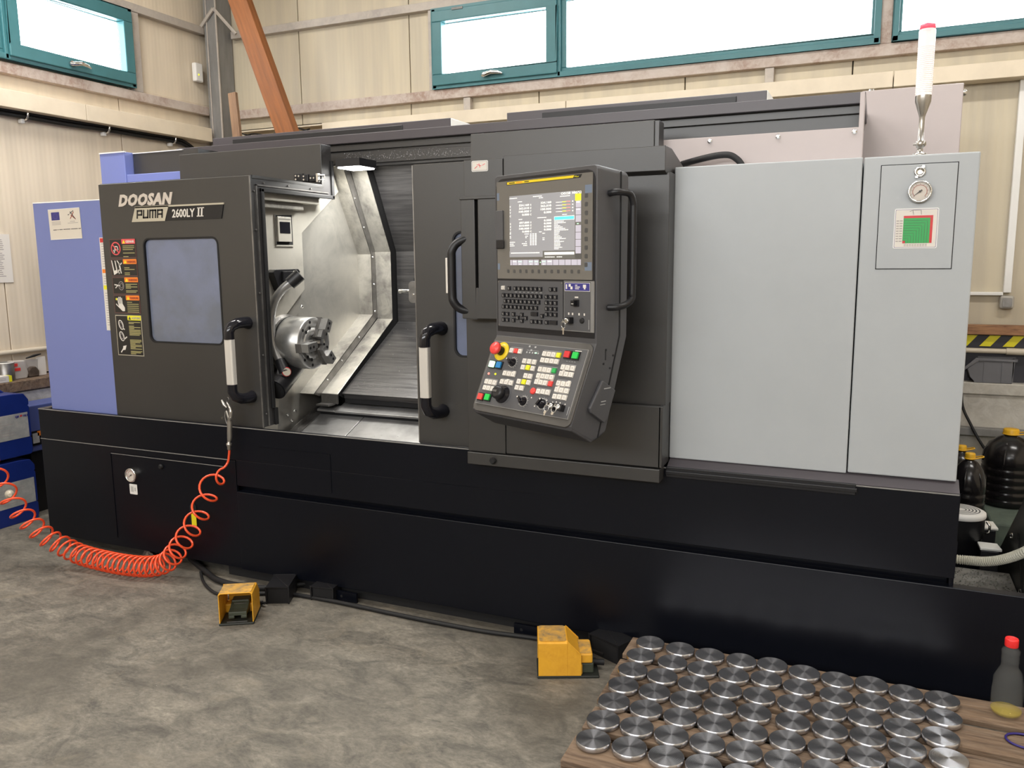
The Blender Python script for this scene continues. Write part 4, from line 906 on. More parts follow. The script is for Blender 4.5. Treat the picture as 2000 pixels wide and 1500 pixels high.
# tool setter arm and drain tube
m = MB('black'); m.prism([(3.30, 1.545), (3.315, 1.56), (3.50, 1.56), (3.515, 1.545), (3.44, 1.50), (3.37, 1.425), (3.34, 1.46)], IW + .006, IW + .045, 'x'); m.box(IW + .045, IW + .060, 3.36, 3.46, 1.50, 1.55)
m.lathe([(.008, 0), (.007, .008)], (IW + .06, 3.44, 1.545), (1, 0, 0), 8, 'chrome'); br = part(m, 'arm_bracket', inner, bev=.004)
m = MB('steel_mid'); m.tube([(-2.612, 3.33, 1.535), (-2.655, 3.30, 1.490)], .032, 16, 'black'); m.tube(spline([(-2.650, 3.30, 1.496), (-2.690, 3.285, 1.462), (-2.735, 3.28, 1.41), (-2.765, 3.28, 1.33), (-2.768, 3.28, 1.22), (-2.750, 3.28, 1.15), (-2.715, 3.28, 1.085)], 6), .0215, 14, 'bed_steel')
m.tube([(-2.728, 3.28, 1.105), (-2.690, 3.27, 1.045)], .030, 14, 'black'); m.lathe([(.020, 0), (.020, .004)], (-2.672, 3.262, 1.052), (.75, -.6, .1), 16, 'stainless'); m.lathe([(.021, 0), (.024, .002), (.021, .003)], (-2.674, 3.264, 1.052), (.75, -.6, .1), 16, 'red', caps=False)
part(m, 'tool_setter_arm', inner)
m = MB('black'); m.tube([(-2.715, 3.22, .965), (-2.74, 3.40, 1.06), (-2.76, 3.50, 1.10)], .056, 24); m.lathe([(.050, 0), (.050, .001)], (-2.7145, 3.218, .964), (.13, -.88, -.46), 20, 'shadow_black'); m.tube([(-2.74, 3.27, 1.04), (-2.70, 3.30, 1.03)], .045, 14); part(m, 'chip_tube', inner)
# turret tool peeping out behind the right door
m = MB('steel_mid'); m.tube([(-2.393, 3.9, 1.432), (-2.30, 3.9, 1.432)], .0125, 12, 'chrome'); m.prism(rrect(-2.292, -2.10, 1.372, 1.488, .022), 3.83, 3.95, 'y'); m.box(-2.27, -2.245, 3.85, 3.875, 1.488, 1.505, 'black'); m.box(-2.12, -1.88, 3.80, 4.12, 1.15, 1.62)
m.lathe([(.006, 0), (.006, .004)], (-2.262, 3.83, 1.418), (0, -1, 0), 8, 'chrome'); part(m, 'tool_turret', bev=.004)
# chamber lamp, coolant drops on the header
m = MB('led'); m.box(-2.625, -2.49, 3.70, 3.84, 2.083, 2.090); lampo = part(m, 'chamber_lamp')
m = MB('steel_mid'); m.box(-2.632, -2.482, 3.69, 3.85, 2.090, 2.13, 'black'); part(m, 'lamp_housing', lampo)
area('chamber_lamp_light', (-2.53, 3.76, 2.075), (.22, .16), 15, (1.0, .98, .92), (R(8), R(-6), 0))
m = MB('coolant_drop'); random.seed(11)
for k in range(420):
    u = random.random() ** 1.3; x = -2.76 + 1.0 * u; z = 2.150 + abs(random.gauss(0, .022)) * (1.6 - u) ; r = random.uniform(.0012, .0036)
    if random.random() < .25: z = 2.14 + random.random() * .03
    vs = [(x - r, 3.953, z), (x, 3.953, z + r), (x + r, 3.953, z), (x, 3.953, z - r), (x, 3.953 - r * .9, z)]
    m.add(vs, [(0, 1, 4), (1, 2, 4), (2, 3, 4), (3, 0, 4)], None, True)
part(m, 'coolant_drop', kind='stuff')
m = MB('chips'); random.seed(12)
for k in range(260):
    x = random.uniform(-2.70, -1.84)
    if k % 2: yy = random.uniform(3.2, 3.62); z = .552 + (yy - 3.095) * .404
    elif k % 3: yy = random.uniform(3.66, 4.2); z = .891 + (yy - 3.64) * .58
    else: yy = random.uniform(3.61, 3.70); z = .799 + (yy - 3.6) * .31
    if k % 2 == 0 and x < -2.6: continue
    r = random.uniform(.001, .0032); a = random.random() * 3
    m.add([(x - r * math.cos(a), yy - r * math.sin(a), z + .001), (x + r * math.cos(a), yy + r * math.sin(a), z + .001), (x, yy, z + r + .001)], [(0, 1, 2)])
part(m, 'metal_chip', kind='stuff')

# ---- control console (its own local frame: x along the face, y into it)
CM = Matrix.Translation((-.84934, 2.63390, 0)) @ Matrix.Rotation(R(-23), 4, 'Z')
class CB(MB):
    def __init__(s, m='white'): super().__init__(m); s.M = CM
def cpart(mb, name, parent=None, bev=0.0, seg=2, label=None, kind=None): return mb.build(name, parent, org=OM, bev=bev, seg=seg, label=label, kind=kind)
m = CB('console_grey')
prof = [(0, 1.905), (.02, 1.905), (.155, 1.892), (.160, 1.875), (.160, 1.33), (.048, .998), (.02, .985), (-.02, .975), (-.118, 1.030), (-.124, 1.046), (0, 1.315)]
# body by lofting rounded outlines along the depth
def outline(x0, x1, zt, r):
    return [(x1, None), ] 
m.prism([(p[0], p[1]) for p in prof], -.500, .002, 'x', 'console_grey')
console = cpart(m, 'control_console', LATHE, bev=.007, seg=3, label='tilted grey control console with screen and keypads')
bm = bmesh.new(); bm.from_mesh(console.data); bmesh.ops.remove_doubles(bm, verts=bm.verts, dist=1e-5); bmesh.ops.dissolve_limit(bm, angle_limit=R(1), verts=bm.verts, edges=bm.edges)
IM = (Matrix.Translation(-OM) @ CM).inverted()
def sel(e, lo):
    a, b = [IM @ v.co for v in e.verts]
    if not ((a.x > 0 and b.x > 0) or (a.x < -.49 and b.x < -.49)): return False
    return (a.z < 1.04 and b.z < 1.04) if lo else (a.z > 1.885 and b.z > 1.885)
for lo, wd in ((False, .040), (True, .030)):
    bmesh.ops.bevel(bm, geom=[e for e in bm.edges if sel(e, lo)], offset=wd, segments=6, profile=.5, affect='EDGES', clamp_overlap=True)
bm.to_mesh(console.data); bm.free()
m = CB('console_grey'); m.prism([(.118, 1.89), (.124, 1.89), (.124, 1.335), (.012, .99), (.006, .99), (.118, 1.335)], .0015, .0035, 'x', 'shadow_black'); cpart(m, 'case_seam', console)
m = CB('console_front'); f = math.radians(25)
tilt = CM @ Matrix.Translation((0, 0, 1.315)) @ Matrix.Rotation(-f, 4, 'X')   # local: x, -y out of the plate, z up the slope
m.M = tilt; m.prism(rrect(-.497, -.001, -.302, -.004, .026), -.006, .004, 'y'); cpart(m, 'keypad_bezel', console, bev=.002)
m = CB('black'); rr = rrect(-.490, -.006, 1.332, 1.893, .036); m.prism(rr[:12] + [(-.490, 1.332), (-.006, 1.332)], -.003, .004, 'y'); cpart(m, 'screen_bezel', console, bev=.001)
m = CB('screen_glass'); m.prism([(-.4835, 1.529), (-.0135, 1.529), (-.0135, 1.8815), (-.4835, 1.8815)], -.0055, -.002, 'y'); glass = cpart(m, 'screen', console)
# screen contents: flat printed light on the display
m = CB('lcd'); L0, L1, B0, B1 = -.4165, -.0615, 1.577, 1.8265
def sb(x0, x1, z0, z1, mt, e=.0061): m.box(x0, x1, -e - .0003, -e, z0, z1, mt)
m.box(-.4145, -.0915, -.0062, -.0055, 1.6285, 1.8265, 'lcd'); m.box(L0, -.245, -.0062, -.0055, 1.6075, 1.6285, 'lcd')
m.box(-.0915, L1, -.0062, -.0055, 1.60, 1.8265, 'lcd_dark'); m.box(-.245, L1, -.0062, -.0055, 1.601, 1.6285, 'lcd_dark')
T = lambda s_, x, z, sz, wd, al='LEFT', mt='lcd_text': m.text(s_, x, -.0066, z, sz, mt, width=wd, bold=.0002, depth=.0004, align=al)
T('O0158', -.156, 1.8165, .0110, .044); T('N00752', -.104, 1.8165, .0110, .0425)
def dash(x, z, wd, mt='lcd_text', h=.0028):
    q = x
    while q < x + wd - .001:
        k = min(random.uniform(.004, .011), x + wd - q); sb(q, q + k, z, z + h, mt, .0066); q += k + .0016
random.seed(31)
dash(-.414, 1.8165, .040); dash(-.292, 1.8170, .044); dash(-.370, 1.8030, .022); dash(-.262, 1.8110, .020); dash(-.160, 1.8100, .048)
for r_, v in enumerate(('324.160', '362.010', '100.000', '0.000')):
    z = 1.7880 - r_ * .0112; wd = .052 if r_ < 3 else .036
    T(v, -.312, z, .0100, wd, 'RIGHT'); T(v, -.202, z + .0035, .0100, wd, 'RIGHT')
    T('XZYC'[r_], -.4135, z - .002, .0085, .007, mt='lcd_text'); T('XZYC'[r_], -.307, z, .0085, .007, mt='lcd_text')
    z2 = 1.7915 - r_ * .0105
    sb(-.180, -.150, z2, z2 + .0018, 'lcd_text', .0066); sb(-.150, -.132, z2 + .0004, z2 + .0022, 'lcd_yellow', .0066); sb(-.132, -.112, z2 + .0006, z2 + .0026, 'lcd_red', .0066); sb(-.104, -.099, z2 - .001, z2 + .003, 'lcd_text', .0066)
for r_, v in enumerate(('497.000', '810.000', '100.000', '0.000')):
    z = 1.7265 - r_ * .0105; wd = .052 if r_ < 3 else .036
    T(v, -.312, z, .0094, wd, 'RIGHT'); T('0.000', -.202, z + .004, .0094, .036, 'RIGHT')
    T('XZYC'[r_], -.4135, z - .002, .0085, .007, mt='lcd_text'); T('XZYC'[r_], -.307, z, .0085, .007, mt='lcd_text')
dash(-.366, 1.7405, .020); dash(-.270, 1.7425, .044); dash(-.150, 1.7485, .022)
sb(-.1885, -.0935, 1.7315, 1.7450, 'lcd_text', .0064); sb(-.1870, -.0950, 1.7330, 1.7435, 'lcd_cyan', .0067)
z = 1.7265
for wd in (.045, .055, .018, .028, .040, .052, .066, .026, .024, .020, .028, .036, .055, .026, .046, .030, .030, .028, .038, .022):
    dash(-.188, z, wd, h=.0026); z -= .0049
for wd, z in ((.006, 1.690), (.006, 1.681), (.008, 1.676), (.028, 1.6600), (.022, 1.6535), (.025, 1.6470)): dash(-.414, z, wd)
for x, wd, z in ((-.336, .022, 1.688), (-.332, .016, 1.680), (-.332, .007, 1.675), (-.332, .008, 1.6605), (-.350, .026, 1.6540), (-.343, .020, 1.6475), (-.262, .013, 1.6935), (-.245, .012, 1.688), (-.245, .010, 1.672), (-.245, .010, 1.666)): dash(x, z, wd)
for r_ in range(8):
    for c_ in range(3): sb(-.308 + c_ * .0125, -.300 + c_ * .0125, 1.6870 - r_ * .0054, 1.6905 - r_ * .0054, 'lcd_text', .0066)
dash(-.408, 1.6205, .150, h=.0036)
sb(-.236, -.094, 1.6145, 1.6235, 'lcd_text', .0066); dash(-.234, 1.6055, .05); dash(-.176, 1.6055, .026)
sb(-.0895, -.0635, 1.793, 1.8155, 'lcd_yellow', .0066)
for k, z in enumerate((1.7715, 1.7475, 1.7235, 1.6905, 1.6665, 1.6425, 1.6185)):
    sb(-.0880, -.0635, z - .001, z + .0215, 'lcd_key', .0066)
    if k in (0, 1): sb(-.084, -.069, z + .015, z + .018, 'lcd_text', .0070)
sb(-.082, -.074, 1.7155, 1.7185, 'lcd_green', .0066)
xs = [-.413, -.402, -.374, -.346, -.318, -.290, -.252, -.225, -.195, -.166, -.137, -.108, -.0795, -.0635]
for k in range(len(xs) - 1):
    x0_, x1_ = xs[k], xs[k + 1]
    if k == 5: x1_ = -.263
    if k in (12,): continue
    sb(x0_ + .0008, x1_ - .0012, 1.5785, 1.5975, 'lcd_key', .0066)
    if k in (1, 7): sb(x0_ + .005, x1_ - .006, 1.590, 1.593, 'lcd_text', .0070)
    if k in (2, 4, 5, 6): sb(x0_ + .005, x1_ - .006, 1.590, 1.5925, 'lcd_green', .0070); sb((x0_ + x1_) / 2 - .003, (x0_ + x1_) / 2 + .003, 1.581, 1.5835, 'lcd_text', .0070)
sb(-.0795, -.0635, 1.5785, 1.5975, 'lcd_key', .0066); sb(-.2585, -.2545, 1.5865, 1.5900, 'lcd_green', .0066)
cpart(m, 'display_image', console)
m = CB('dot_grey')
for k in range(12): m.prism(rrect(-.430 + k * .0318, -.418 + k * .0318, 1.550, 1.563, .003, 2), -.0059, -.0055, 'y')
for k in range(9): m.prism(rrect(-.048, -.034, 1.800 - k * .0285, 1.815 - k * .0285, .003, 2), -.0059, -.0055, 'y')
for x0_, x1_, z0_, z1_ in ((-.047, -.016, 1.815, 1.842), (-.047, -.016, 1.560, 1.588), (-.4825, -.470, 1.815, 1.842), (-.4825, -.470, 1.562, 1.585)): m.box(x0_, x1_, -.0058, -.0055, z0_, z1_, 'film_blue')
cpart(m, 'soft_key_mark', console)
m = CB('plate_grey'); m.box(-.4855, -.4465, -.012, -.0055, 1.6390, 1.7785); m.box(-.4800, -.4400, -.0155, -.012, 1.640, 1.672, 'black'); cpart(m, 'card_slot_cover', console, bev=.002)
m = CB('black'); m.prism([(-.4285, 1.8675), (-.0675, 1.8675), (-.0605, 1.8785), (-.4285, 1.8785)], -.0065, -.0055, 'y'); m.prism([(-.4255, 1.8688), (-.100, 1.8688), (-.0945, 1.8772), (-.4255, 1.8772)], -.0068, -.0065, 'y', 'yellow')
m.box(-.415, -.385, -.0071, -.0068, 1.8715, 1.8745, 'black'); m.box(-.379, -.345, -.0071, -.0068, 1.8715, 1.8745, 'orange'); m.box(-.335, -.312, -.0071, -.0068, 1.8715, 1.8745, 'black')
m.text('Plus', -.094, -.0069, 1.8700, .0075, 'key_yellow', width=.020, shear=.3, depth=.0004); cpart(m, 'brand_strip', console)
# keyboard block
m = CB('plate_grey'); m.prism(rrect(-.4815, -.1475, 1.351, 1.522, .003), -.0065, -.002, 'y')
for x in (-.477, -.152):
    for z in (1.517, 1.356): m.lathe([(.003, 0), (.003, .0008)], (x, -.0065, z), (0, -1, 0), 8, 'steel_mid')
cpart(m, 'keyboard_plate', console, bev=.001)
KEYS = []
for z, xs in ((1.494, (-.418, -.385, -.363, -.342, -.321, -.299, -.277, -.255, -.203, -.182)),
              (1.4675, (-.449, -.4275, -.406, -.384, -.363, -.3415, -.320, -.298, -.276, -.2545, -.224, -.2015, -.180)),
              (1.4465, (-.4395, -.418, -.396, -.3745, -.353, -.331, -.309, -.287, -.265, -.224, -.2015, -.180)),
              (1.4255, (-.449, -.4275, -.406, -.384, -.363, -.3415, -.320, -.298, -.276, -.224, -.2015, -.180)),
              (1.3985, (-.450, -.4275, -.395, -.351, -.247)), (1.4055, (-.224, -.2015, -.180)),
              (1.3765, (-.450, -.4275, -.395, -.351, -.298, -.2765, -.255, -.224)), (1.387, (-.373, -.330))):
    KEYS += [(x, z, .0165) for x in xs]
KEYS += [(-.286, 1.404, .036), (-.191, 1.3775, .038)]
def keycap(wd, mt, mark, h=.0155, e=.006):
    k = MB(mt); k.add([(-wd / 2, 0, -h / 2), (wd / 2, 0, -h / 2), (wd / 2, 0, h / 2), (-wd / 2, 0, h / 2), (-wd / 2 + .0015, -e, -h / 2 + .0015), (wd / 2 - .0015, -e, -h / 2 + .0015), (wd / 2 - .0015, -e, h / 2 - .0015), (-wd / 2 + .0015, -e, h / 2 - .0015)],
              [(4, 5, 6, 7), (0, 1, 5, 4), (1, 2, 6, 5), (2, 3, 7, 6), (3, 0, 4, 7)], mt)
    if mark:
        random.seed(hash(mark) % 97); s_ = wd * .22
        k.box(-s_, s_ * .8, -e - .0003, -e, .001, .0026, mark); k.box(-s_ * .6, s_, -e - .0003, -e, -.0034, -.0018, mark)
    return k
BASE_KEYS = {}
def place_key(kind, wd, mt, mark, M_, label=None, h=.0155, e=.006, name='key'):
    key = (kind, wd, mt, mark)
    if key not in BASE_KEYS:
        o = keycap(wd, mt, mark, h, e).build(name); BASE_KEYS[key] = o
    else:
        o = BASE_KEYS[key].copy(); COL.objects.link(o)
    o.parent = console; o.matrix_local = Matrix.Translation(-OM) @ M_
    if label: o['label'] = label
    return o
for x, z, wd in KEYS: place_key('kb', wd, 'key_black', 'key_letter' if wd < .02 else None, CM @ Matrix.Translation((x, -.0065, z)), name='keyboard_key')
place_key('kb', .0165, 'key_white', 'key_mark', CM @ Matrix.Translation((-.451, -.0065, 1.495)), 'white key', name='keyboard_key')
m = CB('key_letter')
for k in range(7): m.box(-.388 + k * .0215, -.378 + k * .0215, -.007, -.0065, 1.4800, 1.4820)
cpart(m, 'key_legend', console)
# switch panel beside the keyboard
m = CB('alu_white'); m.box(-.1425, -.0050, -.0065, -.002, 1.352, 1.525, 'column_paint'); m.box(-.1395, -.0195, -.0075, -.0065, 1.355, 1.522, 'plate_grey'); m.box(-.137, -.021, -.0080, -.0075, 1.490, 1.519, 'paper_white'); m.box(-.1355, -.0225, -.0083, -.0080, 1.4915, 1.5175, 'flag_blue')
for x0_, x1_, z0_, z1_ in ((-.131, -.125, 1.497, 1.513), (-.118, -.108, 1.505, 1.514), (-.110, -.100, 1.496, 1.506), (-.088, -.078, 1.509, 1.512), (-.088, -.066, 1.503, 1.506), (-.088, -.070, 1.497, 1.500), (-.052, -.038, 1.502, 1.513), (-.048, -.041, 1.497, 1.503)): m.box(x0_, x1_, -.0086, -.0083, z0_, z1_, 'paper_white')
m.box(-.090, -.074, -.0080, -.0075, 1.467, 1.472, 'key_white')
for x in (-.118, -.100, -.070, -.046): m.box(x - .003, x + .003, -.008, -.0075, 1.408, 1.416, 'key_white')
m.box(-.0265, -.0245, -.0078, -.0075, 1.362, 1.395, 'key_letter'); cpart(m, 'switch_panel', console)
m = CB('black'); m.prism(rrect(-.096, -.070, 1.438, 1.462, .002), -.010, -.007, 'y'); m.box(-.093, -.078, -.026, -.010, 1.441, 1.459); m.box(-.090, -.080, -.0263, -.026, 1.447, 1.449, 'key_white'); cpart(m, 'selector_switch', console, bev=.001)
def key_switch(M_, x, z, drop):
    k = MB('black'); k.M = M_; k.prism(rrect(x - .010, x + .012, z - .010, z + .012, .002), -.020, 0, 'y'); k.lathe([(.009, 0), (.009, .006), (.006, .006)], (x, -.020, z), (0, -1, 0), 16, 'chrome'); k.box(x - .001, x + .001, -.040, -.026, z - .006, z + .006, 'chrome'); cpart(k, 'key_switch', console)
    k = MB('chrome'); k.M = M_; k.tube([(x - .002 + .011 * math.cos(R(a)), -.036 - .002 * math.sin(R(a)), z - .013 + .011 * math.sin(R(a))) for a in range(0, 360, 24)], .0011, 6, closed=True)
    k.box(x - .004, x + .002, -.038, -.0365, z - .024 - drop, z - .022); k.lathe([(.006, 0), (.006, .0015)], (x - .001, -.037, z - .028), (0, -1, 0), 10); cpart(k, 'key_ring', console)
key_switch(CM @ Matrix.Translation((0, -.0075, 0)), -.108, 1.389, .022)
m = CB('rubber'); m.lathe([(.010, 0), (.010, .003), (.006, .004)], (-.056, -.0075, 1.391), (0, -1, 0), 16); cpart(m, 'blank_plug', console)
# operator keypad on the tilted plate
m = MB('plate_grey'); m.M = tilt; m.prism([(-.483, -.276), (-.012, -.276), (-.012, -.027), (-.483, -.027)], -.012, -.006, 'y', 'column_paint'); m.prism([(-.4805, -.2735), (-.0155, -.2735), (-.0155, -.0295), (-.4805, -.0295)], -.0128, -.012, 'y', 'plate_grey')
for x0_, x1_, t_ in ((-.385, -.322, .0465), (-.215, -.130, .0455), (-.215, -.126, .1035), (-.212, -.126, .1275), (-.212, -.126, .1515), (-.110, -.045, .0875), (-.110, -.045, .1445), (-.110, -.045, .1685), (-.110, -.045, .1920), (-.192, -.124, .1840), (-.382, -.318, .1365), (-.382, -.318, .1700), (-.465, -.400, .1775), (-.465, -.400, .2015)):
    m.box(x0_, x1_, -.0131, -.0128, -t_, -t_ + .0011, 'key_letter')
for x0_, x1_, t_ in ((-.070, -.040, .036), (-.335, -.322, .137), (-.355, -.340, .170), (-.100, -.088, .1110), (-.060, -.048, .145), (-.100, -.090, .169), (-.205, -.192, .152), (-.140, -.128, .152)): m.box(x0_, x1_, -.0133, -.0128, -t_ - .001, -t_ + .0018, 'paper_white')
for x0_, t_ in ((-.296, .036), (-.266, .037), (-.282, .050)): m.box(x0_, x0_ + .008, -.0131, -.0128, -t_ - .003, -t_ + .003, 'key_letter')
m.box(-.300, -.238, -.0131, -.0128, -.0515, -.0505, 'key_letter')
for k in range(5): m.box(-.300 + k * .0145, -.294 + k * .0145, -.0131, -.0128, -.062, -.056, 'key_letter')
m.box(-.257, -.246, -.0140, -.0128, -.0605, -.0565, 'lcd_green'); m.lathe([(.005, 0), (.004, .003)], (-.4585, -.0128, -.158), (0, -1, 0), 12, 'lcd_red'); m.lathe([(.004, 0), (.003, .003)], (-.4225, -.0128, -.156), (0, -1, 0), 12, 'lcd_yellow')
for k in range(4): m.box(-.096 + k * .012, -.089 + k * .012, -.0131, -.0128, -.0762, -.0750, 'key_letter')
plate = cpart(m, 'keypad_plate', console)
WK = [(-.376, .059), (-.331, .059), (-.206, .058), (-.183, .058), (-.161, .058), (-.206, .082), (-.183, .082), (-.160, .082), (-.138, .082), (-.293, .093), (-.268, .093), (-.243, .093), (-.291, .117), (-.241, .117), (-.264, .147), (-.241, .147), (-.289, .171), (-.240, .170), (-.289, .194), (-.265, .194), (-.204, .116), (-.181, .116), (-.159, .116), (-.202, .140), (-.180, .140), (-.159, .140), (-.137, .140), (-.202, .163), (-.181, .163), (-.159, .163), (-.1, .099), (-.078, .099), (-.055, .099), (-.099, .122), (-.076, .122), (-.054, .122), (-.098, .157), (-.076, .157), (-.054, .156), (-.097, .180), (-.075, .180), (-.052, .180), (-.097, .205), (-.075, .204), (-.052, .204), (-.180, .196), (-.157, .195), (-.134, .195), (-.373, .148), (-.350, .148), (-.328, .148), (-.374, .181), (-.350, .181), (-.326, .181), (-.455, .189), (-.433, .189), (-.410, .189), (-.454, .213), (-.433, .213), (-.410, .213)]
def tk(x, t, mt, mark, label=None, wd=.0195, kind='op', e=.005, h=.0195):
    place_key(kind, wd, mt, mark, tilt @ Matrix.Translation((x, -.0128, -t)), label, h=h, e=e, name='keypad_button')
for x, t_ in WK: tk(x, t_, 'key_white', 'key_mark')
for x, t_ in ((-.353, .059), (-.135, .163)): tk(x, t_, 'red_bright', 'red', 'red button')
for x, t_ in ((-.138, .058), (-.266, .116), (-.264, .170)): tk(x, t_, 'key_yellow', 'yellow', 'yellow button')
tk(-.137, .115, 'green', 'green_bright', 'green button')
for (x, t_), mt, lb in zip(((-.096, .053), (-.058, .054), (-.453, .121), (-.415, .121), (-.459, .250), (-.421, .248)), ('red', 'green_bright', 'green_lit', 'blue_key', 'red_bright', 'green_bright'), ('red push button', 'green push button', 'lit green push button', 'blue push button', 'red push button', 'green push button')):
    b = MB('black'); b.M = tilt; b.box(x - .0165, x + .0165, -.016, -.0128, -t_ - .0155, -t_ + .0155, 'black'); b.prism(rrect(x - .0125, x + .0125, -t_ - .0115, -t_ + .0115, .002), -.022, -.016, 'y', mt); cpart(b, 'push_button', console, bev=.001, label=lb)
m = MB('yellow'); m.M = tilt; m.lathe([(.036, 0), (.036, .003), (.020, .003)], (-.4275, -.0128, -.0665), (0, -1, 0), 32); m.lathe([(.017, .003), (.017, .028)], (-.4275, -.0128, -.0665), (0, -1, 0), 20, 'black'); m.lathe([(.016, .026), (.0235, .030), (.0240, .040), (.020, .045), (.012, .0445), (.011, .046), (.004, .046)], (-.4275, -.0128, -.0665), (0, -1, 0), 28, 'red_bright'); cpart(m, 'emergency_stop', console, label='red mushroom button on a yellow ring')
m = MB('red_bright'); m.M = tilt; m.lathe([(.012, 0), (.012, .004), (.008, .006)], (-.206, -.0128, -.198), (0, -1, 0), 18); cpart(m, 'push_button', console, label='round red button')
def knob(x, t_, r, hgt, ang, big=False):
    k = MB('black'); k.M = tilt
    k.lathe([(r * 1.25, 0), (r * 1.25, .0006)] , (x, -.0128, -t_), (0, -1, 0), 28, 'plate_grey')
    for j in range(12):
        a = R(-60 + 25 * j); k.box(x + r * 1.45 * math.cos(a) - .0012, x + r * 1.45 * math.cos(a) + .0012, -.0132, -.0128, -t_ + r * 1.45 * math.sin(a) - .0012, -t_ + r * 1.45 * math.sin(a) + .0012, 'key_letter') if not big else None
    if not big: k.lathe([(r * 1.18, .0006), (r * 1.25, .0012), (r * 1.18, .0012)], (x, -.0128, -t_), (0, -1, 0), 28, 'paper_white', caps=False)
    k.lathe([(r, 0), (r, .006), (r * .72, .010), (r * .66, hgt), (r * .5, hgt + .002)], (x, -.0128, -t_), (0, -1, 0), 28, 'black_gloss')
    if big: k.lathe([(r * .70, .012), (r * .78, .020), (r * .74, hgt + .006), (r * .5, hgt + .008)], (x, -.0128, -t_), (0, -1, 0), 24, 'black'); k.box(x - r * .55, x + r * .1, -.0128 - hgt - .0095, -.0128 - hgt - .006, -t_ - .002, -t_ + .006, 'console_front')
    else:
        a = R(ang); k.M = tilt @ Matrix.Translation((x, -.0128 - hgt - .002, -t_)) @ Matrix.Rotation(-a, 4, 'Y'); k.box(-r * .7, r * 1.0, -.006, .004, -r * .22, r * .22, 'black_gloss'); k.box(r * .72, r * 1.02, -.0066, -.0058, -r * .18, r * .18, 'key_white')
    cpart(k, 'selector_knob' if not big else 'handwheel', console)
knob(-.351, .104, .0150, .018, 150); knob(-.238, .240, .0155, .018, 140); knob(-.145, .238, .0160, .018, 60); knob(-.350, .228, .033, .030, 0, True)
key_switch(tilt @ Matrix.Translation((0, -.0128, 0)), -.084, -.243, .016); key_switch(tilt @ Matrix.Translation((0, -.0128, 0)), -.050, -.243, .006)
m = MB('key_white'); m.M = tilt
for x, t_ in ((-.100, .226), (-.084, .223), (-.066, .224), (-.042, .226), (-.205, .222), (-.178, .250), (-.130, .222)): m.box(x - .0022, x + .0022, -.0131, -.0128, -t_ - .0022, -t_ + .0022)
m.box(-.022, -.020, -.0131, -.0128, -.262, -.232, 'key_letter'); cpart(m, 'switch_legend', console)
# console side: handle, socket cover, bolts
m = CB('black'); m.tube(spline([(.002, .062, 1.815), (.022, .066, 1.818), (.036, .085, 1.818), (.044, .118, 1.812), (.047, .132, 1.785), (.047, .134, 1.74), (.047, .134, 1.50), (.046, .130, 1.462), (.040, .108, 1.444), (.028, .075, 1.436), (.002, .060, 1.435)], 5), .0115, 12); cpart(m, 'side_handle', console)
sidem = CM @ Matrix.Translation((.002, 0, 0))
m = MB('console_grey'); m.M = sidem; m.prism([(.020, 1.190), (.088, 1.148), (.045, 1.050), (.030, 1.040), (-.040, 1.085), (-.045, 1.10)], .0, .014, 'x'); cpart(m, 'socket_cover', console, bev=.004)
m = MB('lock'); m.M = sidem
m.box(.014, .0146, .025, .060, 1.158, 1.161, 'key_letter'); m.box(.014, .0146, .010, .035, 1.115, 1.118, 'key_letter'); m.box(.014, .0146, .006, .032, 1.105, 1.107, 'key_letter')
m.box(0, .001, .046, .050, 1.255, 1.292, 'black')
for yy, z in ((.050, 1.290), (.088, 1.268), (.038, 1.243), (.072, 1.225)): m.lathe([(.004, 0), (.004, .0015)], (0, yy, z), (1, 0, 0), 8, 'black')
cpart(m, 'side_marking', console)

